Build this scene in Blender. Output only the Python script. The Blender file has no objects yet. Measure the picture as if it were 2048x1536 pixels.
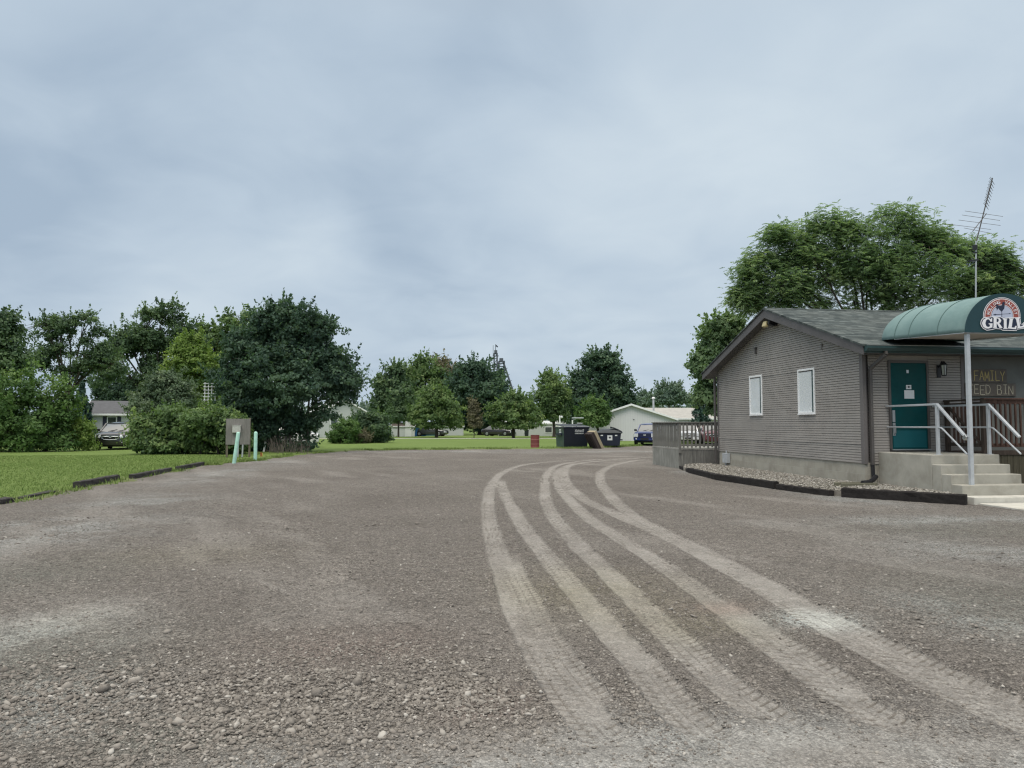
import bpy, math, random
import numpy as np
from mathutils import Vector, Matrix
R = math.radians
random.seed(7); RNG = np.random.default_rng(11)
scene = bpy.context.scene
COL = scene.collection

# ---------------------------------------------------------------- camera
F_PX, EYE = 1480.0, 1.55                     # focal length in pixels of a 2048 wide frame, eye height
PITCH = math.atan(82 / F_PX); YAW = R(7.5325)
cam_d = bpy.data.cameras.new("camera"); cam = bpy.data.objects.new("camera", cam_d); COL.objects.link(cam)
cam_d.sensor_width = 36.0; cam_d.lens = F_PX / 2048 * 36.0
cam_d.clip_start = 0.05; cam_d.clip_end = 6000
cam.location = (0, 0, EYE); cam.rotation_euler = (R(90) + PITCH, 0, -YAW)
scene.camera = cam

# ---------------------------------------------------------------- world: overcast sky
SUN_EL, SUN_AZ = R(58), R(205)
world = bpy.data.worlds.new("World"); scene.world = world; world.use_nodes = True
def build_world():
    nt = world.node_tree; nt.nodes.clear(); L = nt.links.new
    def N(t, **k):
        n = nt.nodes.new(t)
        for a, b in k.items(): setattr(n, a, b)
        return n
    def M(op, a, b=None, c=None):
        n = N('ShaderNodeMath', operation=op)
        for i, v in enumerate((a, b, c)):
            if v is None: continue
            if isinstance(v, (int, float)): n.inputs[i].default_value = v
            else: L(v, n.inputs[i])
        return n.outputs[0]
    out = N('ShaderNodeOutputWorld')
    sky = N('ShaderNodeTexSky', sky_type='NISHITA', sun_disc=False)
    sky.sun_elevation = SUN_EL; sky.sun_rotation = SUN_AZ; sky.air_density = 1.2; sky.dust_density = 3.0
    bg1 = N('ShaderNodeBackground'); L(sky.outputs[0], bg1.inputs[0]); bg1.inputs[1].default_value = 0.06
    tc = N('ShaderNodeTexCoord'); d = tc.outputs['Generated']
    sp = N('ShaderNodeSeparateXYZ'); L(d, sp.inputs[0])
    z = M('MAXIMUM', sp.outputs[2], 0.0)
    den = M('ADD', z, 0.22)
    cx = N('ShaderNodeCombineXYZ'); L(M('DIVIDE', sp.outputs[0], den), cx.inputs[0]); L(M('DIVIDE', sp.outputs[1], den), cx.inputs[1])
    cx.inputs[2].default_value = 3.7
    n1 = N('ShaderNodeTexNoise'); n1.inputs['Scale'].default_value = 1.05; n1.inputs['Detail'].default_value = 5; n1.inputs['Roughness'].default_value = .46; n1.inputs['Distortion'].default_value = .35
    L(cx.outputs[0], n1.inputs['Vector'])
    n2 = N('ShaderNodeTexNoise'); n2.inputs['Scale'].default_value = 3.2; n2.inputs['Detail'].default_value = 6; n2.inputs['Roughness'].default_value = .5; n2.inputs['Distortion'].default_value = .5
    L(cx.outputs[0], n2.inputs['Vector'])
    f = M('ADD', M('ADD', M('MULTIPLY', n1.outputs[0], 0.60), M('MULTIPLY', n2.outputs[0], 0.26)), -0.02)
    # broad bright breaks and darker cloud bellies of this particular sky, by compass direction
    for (px, py, w, amp) in SKY_LOBES:
        v = Vector((math.sin(px) * math.cos(py), math.cos(px) * math.cos(py), math.sin(py)))
        dp = N('ShaderNodeVectorMath', operation='DOT_PRODUCT'); L(d, dp.inputs[0]); dp.inputs[1].default_value = v
        # gaussian of the angle: exp((dot-1)/w^2)
        e = M('EXPONENT', M('DIVIDE', M('SUBTRACT', dp.outputs['Value'], 1.0), w * w))
        f = M('ADD', f, M('MULTIPLY', e, amp))
    cr = N('ShaderNodeValToRGB'); L(f, cr.inputs[0])
    e = cr.color_ramp.elements
    e[0].position = .25; e[0].color = (0.432, 0.545, 0.678, 1)
    e[1].position = .60; e[1].color = (0.715, 0.820, 0.905, 1)
    m = e.new(.40); m.color = (0.568, 0.682, 0.800, 1)
    # an overcast sky grows brighter towards the zenith
    zz = N('ShaderNodeMapRange'); L(sp.outputs[2], zz.inputs[0]); zz.inputs[1].default_value = .50; zz.inputs[2].default_value = 1.0; zz.inputs[3].default_value = 0.93; zz.inputs[4].default_value = ZENITH
    zz.interpolation_type = 'SMOOTHSTEP'
    # sky overhead, out of view, is tinted warm to neutralise the light below
    hi = N('ShaderNodeMapRange', interpolation_type='SMOOTHSTEP'); L(sp.outputs[2], hi.inputs[0]); hi.inputs[1].default_value = .46; hi.inputs[2].default_value = .82
    mc = N('ShaderNodeMix', data_type='RGBA'); L(hi.outputs[0], mc.inputs[0]); L(cr.outputs[0], mc.inputs[6]); mc.inputs[7].default_value = (.74, .71, .65, 1)
    bg2 = N('ShaderNodeBackground'); L(mc.outputs[2], bg2.inputs[0]); L(zz.outputs[0], bg2.inputs[1])
    mx = N('ShaderNodeMixShader'); mx.inputs[0].default_value = .93
    L(bg1.outputs[0], mx.inputs[1]); L(bg2.outputs[0], mx.inputs[2]); L(mx.outputs[0], out.inputs[0])
def pdir(px, py):
    "compass azimuth and elevation of a picture point of the reference photograph"
    d = _rot @ np.array([(px - 1024) / F_PX, -(py - 768) / F_PX, 1.0]); d /= np.linalg.norm(d)
    return math.atan2(d[0], d[1]), math.asin(d[2])
_fw = np.array([math.sin(YAW) * math.cos(PITCH), math.cos(YAW) * math.cos(PITCH), math.sin(PITCH)])
_rt = np.array([math.cos(YAW), -math.sin(YAW), 0.0]); _up = np.cross(_rt, _fw)
_rot = np.stack([_rt, _up, _fw], axis=1)
ZENITH = 3.6
SKY_LOBES = [(*pdir(430, 330), .22, -.11), (*pdir(60, 300), .15, -.08), (*pdir(470, 560), .11, .24), (*pdir(640, 485), .04, .12), (*pdir(1480, 340), .06, .05),
             (*pdir(1500, 60), .25, .04), (*pdir(1300, 230), .12, -.04), (*pdir(1300, 620), .14, .05), (*pdir(900, 420), .12, -.02), (*pdir(1980, 300), .2, .03), (*pdir(150, 60), .15, -.03)]
build_world()
sun_d = bpy.data.lights.new("sun", 'SUN'); sun = bpy.data.objects.new("sun", sun_d); COL.objects.link(sun)
sun_d.energy = 1.4; sun_d.angle = R(25); sun_d.color = (1.0, .94, .86)
sun.rotation_euler = Vector((math.sin(SUN_AZ) * math.cos(SUN_EL), math.cos(SUN_AZ) * math.cos(SUN_EL), math.sin(SUN_EL))).to_track_quat('Z', 'Y').to_euler()
scene.view_settings.view_transform = 'Standard'; scene.view_settings.look = 'None'
scene.view_settings.exposure = 0.0; scene.view_settings.gamma = 1.0
scene.render.engine = 'CYCLES'
scene.cycles.max_bounces = 6; scene.cycles.diffuse_bounces = 3; scene.cycles.transparent_max_bounces = 4
scene.cycles.use_denoising = True; scene.cycles.denoiser = 'OPENIMAGEDENOISE'; scene.cycles.denoising_input_passes = 'RGB_ALBEDO_NORMAL'; scene.cycles.denoising_prefilter = 'ACCURATE'
scene.cycles.filter_width = 1.25

# ---------------------------------------------------------------- survey helpers: photo bearings to places on the ground
CAMP = np.array([0, 0, EYE])
def ray(px, py): return _rot @ np.array([(px - 1024) / F_PX, -(py - 768) / F_PX, 1.0])
def onz(px, py, z=0.0):
    d = ray(px, py); return CAMP + d * (z - EYE) / d[2]
def atd(px, py, dep): return CAMP + ray(px, py) * dep
def ony(px, py, Y):
    d = ray(px, py); return CAMP + d * Y / d[1]

# ---------------------------------------------------------------- object helpers
ORG = {}
def props(o, label=None, cat=None, group=None, kind=None):
    if label: o['label'] = label
    if cat: o['category'] = cat
    if group: o['group'] = group
    if kind: o['kind'] = kind
    return o
def thing(name, label, cat, loc=(0, 0, 0), rz=0, group=None):
    o = bpy.data.objects.new(name, None); COL.objects.link(o); o.empty_display_size = .2
    o.location = loc; o.rotation_euler = (0, 0, rz); ORG[o.name] = Vector(loc) if rz == 0 else None
    return props(o, label, cat, group)
class MB:
    "collects shapes; build() links them as ONE mesh object"
    def __init__(s): s.v = []; s.f = []; s.n = 0
    def add(s, vs, fs):
        b = s.n; s.v += [tuple(map(float, p)) for p in vs]; s.n += len(vs)
        s.f += [tuple(b + i for i in f) for f in fs]; return s
    def box(s, x0, y0, z0, x1, y1, z1):
        return s.add([(x0, y0, z0), (x1, y0, z0), (x1, y1, z0), (x0, y1, z0), (x0, y0, z1), (x1, y0, z1), (x1, y1, z1), (x0, y1, z1)],
                     [(3, 2, 1, 0), (4, 5, 6, 7), (0, 1, 5, 4), (1, 2, 6, 5), (2, 3, 7, 6), (3, 0, 4, 7)])
    def obox(s, c, size, m=None):
        h = [k / 2 for k in size]; m = m or Matrix.Identity(3); c = Vector(c)
        vs = [c + m @ Vector((x * h[0], y * h[1], z * h[2])) for z in (-1, 1) for x, y in ((-1, -1), (1, -1), (1, 1), (-1, 1))]
        return s.add(vs, [(3, 2, 1, 0), (4, 5, 6, 7), (0, 1, 5, 4), (1, 2, 6, 5), (2, 3, 7, 6), (3, 0, 4, 7)])
    def bar(s, a, b, w, h, up=(0, 0, 1)):
        "rectangular bar from a to b, w across, h along up"
        a, b = Vector(a), Vector(b); d = (b - a); L = d.length; d.normalize()
        u = Vector(up); x = d.cross(u)
        if x.length < 1e-4: x = d.cross(Vector((1, 0, 0)))
        x.normalize(); u = x.cross(d)
        return s.obox((a + b) / 2, (w, L, h), Matrix((x, d, u)).transposed())
    def tube(s, pts, r, n=8, cap=True):
        pts = [Vector(p) for p in pts]; k = len(pts); rs = r if isinstance(r, (list, tuple)) else [r] * k
        rings = []; prev = None
        for i, p in enumerate(pts):
            t = (pts[min(i + 1, k - 1)] - pts[max(i - 1, 0)]).normalized()
            if prev is None:
                x = t.cross(Vector((0, 0, 1)))
                if x.length < .05: x = t.cross(Vector((0, 1, 0)))
            else: x = prev - t * prev.dot(t)
            x.normalize(); prev = x; y = t.cross(x)
            rings.append([p + (x * math.cos(2 * math.pi * j / n) + y * math.sin(2 * math.pi * j / n)) * rs[i] for j in range(n)])
        fs = []
        for i in range(k - 1):
            for j in range(n):
                a, b = i * n + j, i * n + (j + 1) % n; fs.append((a, b, b + n, a + n))
        if cap: fs += [tuple(range(n - 1, -1, -1)), tuple((k - 1) * n + j for j in range(n))]
        return s.add([p for r_ in rings for p in r_], fs)
    def cyl(s, c, r, h, n=20, r2=None):
        c = Vector(c); return s.tube([c, c + Vector((0, 0, h))], [r, r2 if r2 is not None else r], n)
    def lathe(s, c, prof, n=20):
        c = Vector(c); vs = []; fs = []
        for (r, z) in prof: vs += [c + Vector((r * math.cos(2 * math.pi * j / n), r * math.sin(2 * math.pi * j / n), z)) for j in range(n)]
        for i in range(len(prof) - 1):
            for j in range(n):
                a, b = i * n + j, i * n + (j + 1) % n; fs.append((a, b, b + n, a + n))
        fs += [tuple(range(n - 1, -1, -1)), tuple((len(prof) - 1) * n + j for j in range(n))]
        return s.add(vs, fs)
    def prism(s, poly, fn, t0, t1):
        "extrude a 2D polygon: fn(u,v,t) gives the point"
        n = len(poly); vs = [fn(u, v, t0) for u, v in poly] + [fn(u, v, t1) for u, v in poly]
        return s.add(vs, [tuple(range(n)), tuple(range(2 * n - 1, n - 1, -1))] + [(i, i + n, (i + 1) % n + n, (i + 1) % n) for i in range(n)])
    def loft(s, rings, cap=True):
        n = len(rings[0]); fs = []
        for i in range(len(rings) - 1):
            for j in range(n):
                a, b = i * n + j, i * n + (j + 1) % n; fs.append((a, b, b + n, a + n))
        k = len(rings)
        if cap: fs += [tuple(range(n - 1, -1, -1)), tuple((k - 1) * n + j for j in range(n))]
        return s.add([p for r_ in rings for p in r_], fs)
    def build(s, name, m, parent=None, bevel=0, smooth=False, local=False, loc=None, fix=True):
        if parent is not None and not local:
            o0 = ORG.get(parent.name); off = o0 if o0 is not None else Vector()
        else: off = Vector(loc) if loc is not None else Vector()
        me = bpy.data.meshes.new(name)
        me.from_pydata([tuple(Vector(p) - off) for p in s.v], [], s.f)
        if fix:
            import bmesh
            bm = bmesh.new(); bm.from_mesh(me); bmesh.ops.recalc_face_normals(bm, faces=bm.faces); bm.to_mesh(me); bm.free()
        me.materials.append(m)
        o = bpy.data.objects.new(name, me); COL.objects.link(o)
        if parent is not None: o.parent = parent
        elif loc is not None: o.location = loc
        ORG[o.name] = off
        if smooth:
            me.polygons.foreach_set('use_smooth', [True] * len(me.polygons))
            if smooth != 'all':
                try: me.set_sharp_from_angle(angle=R(smooth if smooth is not True else 40))
                except Exception: pass
        if bevel:
            b = o.modifiers.new('bevel', 'BEVEL'); b.width = bevel; b.segments = 2; b.limit_method = 'ANGLE'; b.angle_limit = R(35)
        return o
def np_mesh(name, verts, faces_flat, nper, mat, parent=None, attrs=None, smooth=False, loc=None):
    "fast mesh from numpy: every face has nper corners"
    me = bpy.data.meshes.new(name); nv = len(verts); nf = len(faces_flat) // nper
    me.vertices.add(nv); me.vertices.foreach_set('co', np.ascontiguousarray(verts, np.float32).ravel())
    me.loops.add(nf * nper); me.loops.foreach_set('vertex_index', np.ascontiguousarray(faces_flat, np.int32))
    me.polygons.add(nf); me.polygons.foreach_set('loop_start', np.arange(0, nf * nper, nper, dtype=np.int32))
    try: me.polygons.foreach_set('loop_total', np.full(nf, nper, np.int32))
    except Exception: pass
    for an, (dom, arr) in (attrs or {}).items():
        if arr.ndim == 1:
            a = me.attributes.new(an, 'FLOAT', dom); a.data.foreach_set('value', arr.astype(np.float32))
        else:
            a = me.attributes.new(an, 'FLOAT_COLOR', dom); a.data.foreach_set('color', arr.astype(np.float32).ravel())
    me.update(calc_edges=True); me.validate()
    if smooth: me.polygons.foreach_set('use_smooth', np.ones(nf, bool))
    me.materials.append(mat)
    o = bpy.data.objects.new(name, me); COL.objects.link(o)
    if parent is not None: o.parent = parent
    if loc is not None: o.location = loc
    return o
def rotz(a): return Matrix.Rotation(a, 3, 'Z')

# ---------------------------------------------------------------- numpy noise
def _h(ix, iy, seed):
    n = (ix.astype(np.int64) * 374761393 + iy.astype(np.int64) * 668265263 + seed * 974634777) & 0xffffffff
    n = ((n ^ (n >> 13)) * 1274126177) & 0xffffffff
    return ((n ^ (n >> 16)) & 0xffff) / 65535.0
def vnoise(x, y, seed=0):
    ix = np.floor(x); iy = np.floor(y); fx = x - ix; fy = y - iy; ix = ix.astype(np.int64); iy = iy.astype(np.int64)
    fx = fx * fx * (3 - 2 * fx); fy = fy * fy * (3 - 2 * fy)
    return (_h(ix, iy, seed) * (1 - fx) + _h(ix + 1, iy, seed) * fx) * (1 - fy) + (_h(ix, iy + 1, seed) * (1 - fx) + _h(ix + 1, iy + 1, seed) * fx) * fy
def fbm(x, y, oct=4, seed=0, gain=.5):
    s = 0; a = 1; t = 0
    for i in range(oct):
        s = s + a * vnoise(x * 2 ** i + 17.3 * i, y * 2 ** i - 9.1 * i, seed + i); t += a; a *= gain
    return s / t
def sstep(a, b, x):
    t = np.clip((x - a) / (b - a), 0, 1); return t * t * (3 - 2 * t)
def catmull(pts, step=.05):
    P = np.array(pts, float); P = np.vstack([2 * P[0] - P[1], P, 2 * P[-1] - P[-2]]); out = []
    for i in range(1, len(P) - 2):
        n = max(2, int(np.linalg.norm(P[i + 1] - P[i]) / step)); t = np.linspace(0, 1, n, endpoint=False)[:, None]
        out.append(.5 * (2 * P[i] + (P[i + 1] - P[i - 1]) * t + (2 * P[i - 1] - 5 * P[i] + 4 * P[i + 1] - P[i + 2]) * t ** 2 + (3 * P[i] - P[i - 1] - 3 * P[i + 1] + P[i + 2]) * t ** 3))
    return np.vstack(out + [P[-2:-1]])

# ---------------------------------------------------------------- materials
MATS = {}
class NB:
    def __init__(s, name):
        s.m = bpy.data.materials.new(name); s.m.use_nodes = True; s.nt = s.m.node_tree
        s.b = s.nt.nodes['Principled BSDF']; s.o = s.nt.nodes['Material Output']
    def L(s, a, b): s.nt.links.new(a, b)
    def put(s, sock, v):
        if isinstance(v, bpy.types.NodeSocket): s.L(v, sock)
        elif isinstance(v, (tuple, list)) and len(v) == 3 and sock.type == 'RGBA': sock.default_value = (*v, 1)
        else: sock.default_value = v
    def node(s, t, ins=None, **k):
        n = s.nt.nodes.new(t)
        for a, b in k.items(): setattr(n, a, b)
        for a, b in (ins or {}).items(): s.put(n.inputs[a], b)
        return n
    def math(s, op, a, b=0.0, c=0.0): return s.node('ShaderNodeMath', {0: a, 1: b, 2: c}, operation=op).outputs[0]
    def mix(s, f, a, b, mode='MIX'):
        n = s.node('ShaderNodeMix', data_type='RGBA', blend_type=mode, clamp_factor=True)
        s.put(n.inputs[0], f); s.put(n.inputs[6], a); s.put(n.inputs[7], b); return n.outputs[2]
    def ramp(s, f, stops):
        n = s.node('ShaderNodeValToRGB'); s.L(f, n.inputs[0]); e = n.color_ramp.elements
        while len(e) < len(stops): e.new(.5)
        for i, (p, c) in enumerate(stops):
            e[i].position = p; e[i].color = (c, c, c, 1) if isinstance(c, (int, float)) else (*c, 1)
        return n.outputs[0]
    def coord(s, scale=(1, 1, 1), kind='Object', loc=(0, 0, 0), rot=(0, 0, 0)):
        tc = s.node('ShaderNodeTexCoord'); mp = s.node('ShaderNodeMapping')
        mp.inputs['Scale'].default_value = scale; mp.inputs['Location'].default_value = loc; mp.inputs['Rotation'].default_value = rot
        s.L(tc.outputs[kind], mp.inputs[0]); return mp.outputs[0]
    def noise(s, vec, scale, detail=4, rough=.55, dist=0.0):
        return s.node('ShaderNodeTexNoise', {'Vector': vec, 'Scale': scale, 'Detail': detail, 'Roughness': rough, 'Distortion': dist}).outputs[0]
    def vor(s, vec, scale, feat='F1', out='Distance', rand=1.0):
        return s.node('ShaderNodeTexVoronoi', {'Vector': vec, 'Scale': scale, 'Randomness': rand}, feature=feat).outputs[out]
    def attr(s, name, out='Fac'): return s.node('ShaderNodeAttribute', attribute_name=name).outputs[out]
    def bump(s, h, strength=.3, dist=.01, normal=None):
        ins = {'Height': h, 'Strength': strength, 'Distance': dist}
        if normal is not None: ins['Normal'] = normal
        return s.node('ShaderNodeBump', ins).outputs[0]
    def fin(s, color=None, rough=None, normal=None, metal=None, spec=None):
        if color is not None: s.put(s.b.inputs['Base Color'], color)
        if rough is not None: s.put(s.b.inputs['Roughness'], rough)
        if normal is not None: s.L(normal, s.b.inputs['Normal'])
        if metal is not None: s.put(s.b.inputs['Metallic'], metal)
        if spec is not None: s.put(s.b.inputs['Specular IOR Level'], spec)
        MATS[s.m.name] = s.m; return s.m
def mul(c, k): return tuple(x * k for x in c)
def M_plain(name, c, rough=.6, var=.12, scale=3.0, metal=0.0, spec=.4, bump=0.0, bscale=60, stretch=(1, 1, 1), dirt=None, dirt_amt=.0, dirt_scale=1.5):
    b = NB(name); v = b.coord(stretch)
    n = b.noise(v, scale, 6, .6); col = b.mix(b.ramp(n, [(.25, 0.0), (.75, 1.0)]), mul(c, 1 - var), mul(c, 1 + var))
    if dirt:
        d = b.noise(b.coord(stretch, loc=(3.1, 7.7, 1.3)), dirt_scale, 7, .65, .4)
        col = b.mix(b.math('MULTIPLY', b.ramp(d, [(.45, 0.0), (.72, 1.0)]), dirt_amt), col, dirt)
    nm = b.bump(b.noise(v, bscale, 3), bump, .01) if bump else None
    return b.fin(col, rough, nm, metal, spec)
# ================================================================ GROUND
def mat_lot():
    b = NB('gravel_lot'); v = b.coord()
    tr = b.attr('track'); gr = b.attr('grey'); st = b.attr('coarse'); tint = b.attr('stain', 'Color')
    big = b.noise(v, .35, 6, .6, .3); mid = b.noise(v, 3.0, 6, .65); fine = b.noise(v, 38, 5, .7)
    base = b.mix(b.ramp(big, [(.3, 0.0), (.7, 1.0)]), (.204, .183, .165), (.284, .260, .236))
    base = b.mix(b.math('MULTIPLY', b.ramp(mid, [(.35, 0.0), (.75, 1.0)]), .45), base, (.275, .248, .218))
    dust = b.mix(b.ramp(mid, [(.3, 0.0), (.7, 1.0)]), (.268, .254, .235), (.372, .354, .329))
    grey = b.mix(b.ramp(mid, [(.3, 0.0), (.7, 1.0)]), (.290, .285, .270), (.420, .415, .395))
    col = b.mix(gr, base, grey); col = b.mix(b.math('MULTIPLY', tr, b.ramp(b.noise(v, 9, 5, .7), [(.3, .35), (.62, .92)])), col, dust)
    col = b.mix(1.0, col, tint, 'MULTIPLY')
    # single stones of two sizes, each with a colour of its own
    td = b.attr('tread'); col = b.mix(b.math('MULTIPLY', b.ramp(td, [(.15, 0.0), (.8, 1.0)]), .85), col, (.140, .124, .106))
    v1 = b.node('ShaderNodeTexVoronoi', {'Vector': v, 'Scale': 26.0}, feature='F1'); v2 = b.node('ShaderNodeTexVoronoi', {'Vector': v, 'Scale': 75.0}, feature='F1')
    s1 = b.node('ShaderNodeSeparateColor', {0: v1.outputs['Color']}).outputs; s2 = b.node('ShaderNodeSeparateColor', {0: v2.outputs['Color']}).outputs
    k2 = b.math('ADD', .50, b.math('MULTIPLY', s2[0], .95)); k1 = b.math('ADD', .72, b.math('MULTIPLY', s1[0], .56))
    gap2 = b.ramp(v2.outputs['Distance'], [(.25, 1.0), (.75, .62)])
    k = b.math('MULTIPLY', b.math('MULTIPLY', k2, gap2), b.math('ADD', b.math('MULTIPLY', st, b.math('SUBTRACT', k1, 1.0)), 1.0))
    k = b.math('ADD', b.math('MULTIPLY', b.math('SUBTRACT', k, .9), b.math('SUBTRACT', 1.0, b.math('MULTIPLY', tr, .55))), 1.0)
    kk = b.node('ShaderNodeCombineColor', {0: k, 1: k, 2: k}).outputs[0]
    col = b.mix(1.0, col, kk, 'MULTIPLY')
    g1 = b.noise(b.coord((1, .8, 1)), 15, 7, .85); g2 = b.noise(v, 5.5, 6, .75); gg = b.math('MULTIPLY', b.ramp(g1, [(.34, .58), (.5, 1.0), (.68, 1.35)]), b.ramp(g2, [(.35, .86), (.65, 1.12)]))  # stone tone mottle; its dark specks paint in the shadows between stones
    gg = b.math('ADD', b.math('MULTIPLY', b.math('SUBTRACT', gg, 1.0), b.math('SUBTRACT', 1.0, b.math('MULTIPLY', tr, .5))), 1.0)
    col = b.mix(1.0, col, b.node('ShaderNodeCombineColor', {0: gg, 1: gg, 2: gg}).outputs[0], 'MULTIPLY')
    # a scatter of pale stones
    pale = b.math('MULTIPLY', b.math('GREATER_THAN', s1[1], .93), b.math('SUBTRACT', 1.0, tr))
    col = b.mix(b.math('MULTIPLY', pale, b.ramp(v1.outputs['Distance'], [(.2, .75), (.42, 0.0)])), col, (.46, .43, .39))
    h = b.math('ADD', b.math('MULTIPLY', b.math('SUBTRACT', 1.0, v2.outputs['Distance']), b.math('SUBTRACT', 1.0, b.math('MULTIPLY', tr, .7))), b.math('MULTIPLY', b.math('MULTIPLY', b.math('SUBTRACT', 1.0, v1.outputs['Distance']), st), 1.6))
    h = b.math('ADD', h, b.math('MULTIPLY', fine, .7))
    return b.fin(col, .95, b.bump(h, 1.0, .028), spec=.15)
def mat_lawn():
    b = NB('lawn_turf'); v = b.coord()
    big = b.noise(v, .16, 6, .62, .4); mid = b.noise(v, 1.3, 6, .65); fine = b.noise(v, 30, 4, .7)
    c = b.mix(b.ramp(big, [(.3, 0.0), (.72, 1.0)]), (.122, .184, .042), (.170, .238, .070))
    c = b.mix(b.math('MULTIPLY', b.ramp(mid, [(.35, 0.0), (.75, 1.0)]), .55), c, (.205, .270, .088))
    c = b.mix(b.ramp(fine, [(.3, 0.0), (.75, .55)]), c, (.050, .090, .018))
    e = b.attr('edge'); c = b.mix(b.math('MULTIPLY', e, .8), c, (.165, .150, .105))
    return b.fin(c, .9, b.bump(b.math('ADD', fine, mid), .9, .04), spec=.15)

LEFT_X = -7.75
_chain = [(436, 929), (480, 924), (520, 921), (570, 913), (640, 906), (700, 902), (800, 900), (920, 899), (1050, 898), (1180, 897), (1255, 893), (1330, 890)]
LOT = [(LEFT_X, -45), (LEFT_X, 14), (-7.9, 24), (-8.0, 29.5)] + [tuple(onz(*p)[:2]) for p in _chain] + [(40, 62), (90, 62), (90, -45)]
def poly_sdf(x, y, poly):
    "distance to the outline, positive inside"
    d2 = np.full(x.shape, 1e12); ins = np.zeros(x.shape, bool); n = len(poly)
    for i in range(n):
        ax, ay = poly[i]; bx, by = poly[(i + 1) % n]; ex, ey = bx - ax, by - ay
        t = np.clip(((x - ax) * ex + (y - ay) * ey) / (ex * ex + ey * ey), 0, 1)
        d2 = np.minimum(d2, (x - ax - t * ex) ** 2 + (y - ay - t * ey) ** 2)
        c = (ay > y) != (by > y)
        with np.errstate(divide='ignore', invalid='ignore'): xc = ax + (y - ay) * ex / (ey if ey else 1e-9)
        ins ^= c & (x < xc)
    return np.where(ins, 1, -1) * np.sqrt(d2)
TRACKS = {  # wheel tracks pressed into the gravel: surveyed centre lines
 'A': [(1290, 917), (1160, 920), (1057, 928), (1006, 945), (982, 972), (976, 1012), (984, 1068), (1006, 1135), (1034, 1214), (1068, 1281), (1113, 1348), (1163, 1416), (1215, 1475), (1270, 1536)],
 'A2': [(1010, 1100), (1030, 1150), (1053, 1195), (1085, 1262), (1128, 1325), (1180, 1390), (1240, 1450)],
 'B': [(1000, 958), (1008, 985), (1046, 1051), (1096, 1113), (1152, 1180), (1214, 1253), (1281, 1326), (1348, 1404), (1410, 1462), (1490, 1530)],
 'C': [(1330, 914), (1200, 919), (1124, 928), (1096, 945), (1090, 984), (1102, 1023), (1152, 1085), (1219, 1147), (1292, 1219), (1365, 1287), (1449, 1365), (1544, 1432), (1640, 1490)],
 'D': [(1150, 925), (1116, 942), (1118, 972), (1163, 1023), (1236, 1074), (1326, 1130), (1404, 1186), (1488, 1247), (1600, 1326), (1713, 1404), (1800, 1450), (1930, 1510)],
 'D2': [(1404, 1180), (1490, 1235), (1610, 1315), (1740, 1400)],
 'E': [(1350, 912), (1220, 920), (1150, 928), (1130, 940), (1132, 962), (1163, 995), (1236, 1029), (1337, 1074), (1432, 1124), (1545, 1186), (1640, 1240), (1741, 1295), (1881, 1368), (2060, 1450), (2250, 1530)],
 'F': [(1400, 914), (1290, 919), (1235, 928), (1205, 942), (1200, 960), (1216, 986), (1262, 1028), (1326, 1064), (1400, 1100), (1500, 1150), (1620, 1216), (1760, 1285), (1920, 1360), (2100, 1430), (2300, 1500)],
}
# ---- wedge-shaped grid, fine in front of the photographer
ang = np.concatenate([np.linspace(-180, -47, 40, endpoint=False), np.linspace(-47, 47, 780), np.linspace(47, 180, 40)[1:]])
ang = np.radians(ang) + YAW
rad = np.concatenate([[.05, .5, 1.2, 2.0], np.geomspace(2.6, 62, 800), np.geomspace(62, 3000, 60)[1:]])
A_, R_ = np.meshgrid(ang, rad); GX = R_ * np.sin(A_); GY = R_ * np.cos(A_); gx, gy = GX.ravel(), GY.ravel()
near = R_.ravel() < 70
sd = np.full(gx.shape, -50.0); sd[near] = poly_sdf(gx[near], gy[near], LOT)
far_m = ~near; sd[far_m] = poly_sdf(gx[far_m], gy[far_m], LOT)
jag = (fbm(gx * 1.3, gy * 1.3, 4, 5) - .5) * .9 + (vnoise(gx * 9, gy * 9, 6) - .5) * .25
sdj = sd + jag
def blob(px, py, rx, ry, amp=1.0, rot=0):
    c = onz(px, py); dx, dy = gx - c[0], gy - c[1]
    if rot: dx, dy = dx * math.cos(rot) + dy * math.sin(rot), -dx * math.sin(rot) + dy * math.cos(rot)
    return amp * np.exp(-((dx / rx) ** 2 + (dy / ry) ** 2))
track = np.zeros(gx.shape); tread = np.zeros(gx.shape); rut = np.zeros(gx.shape)
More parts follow.
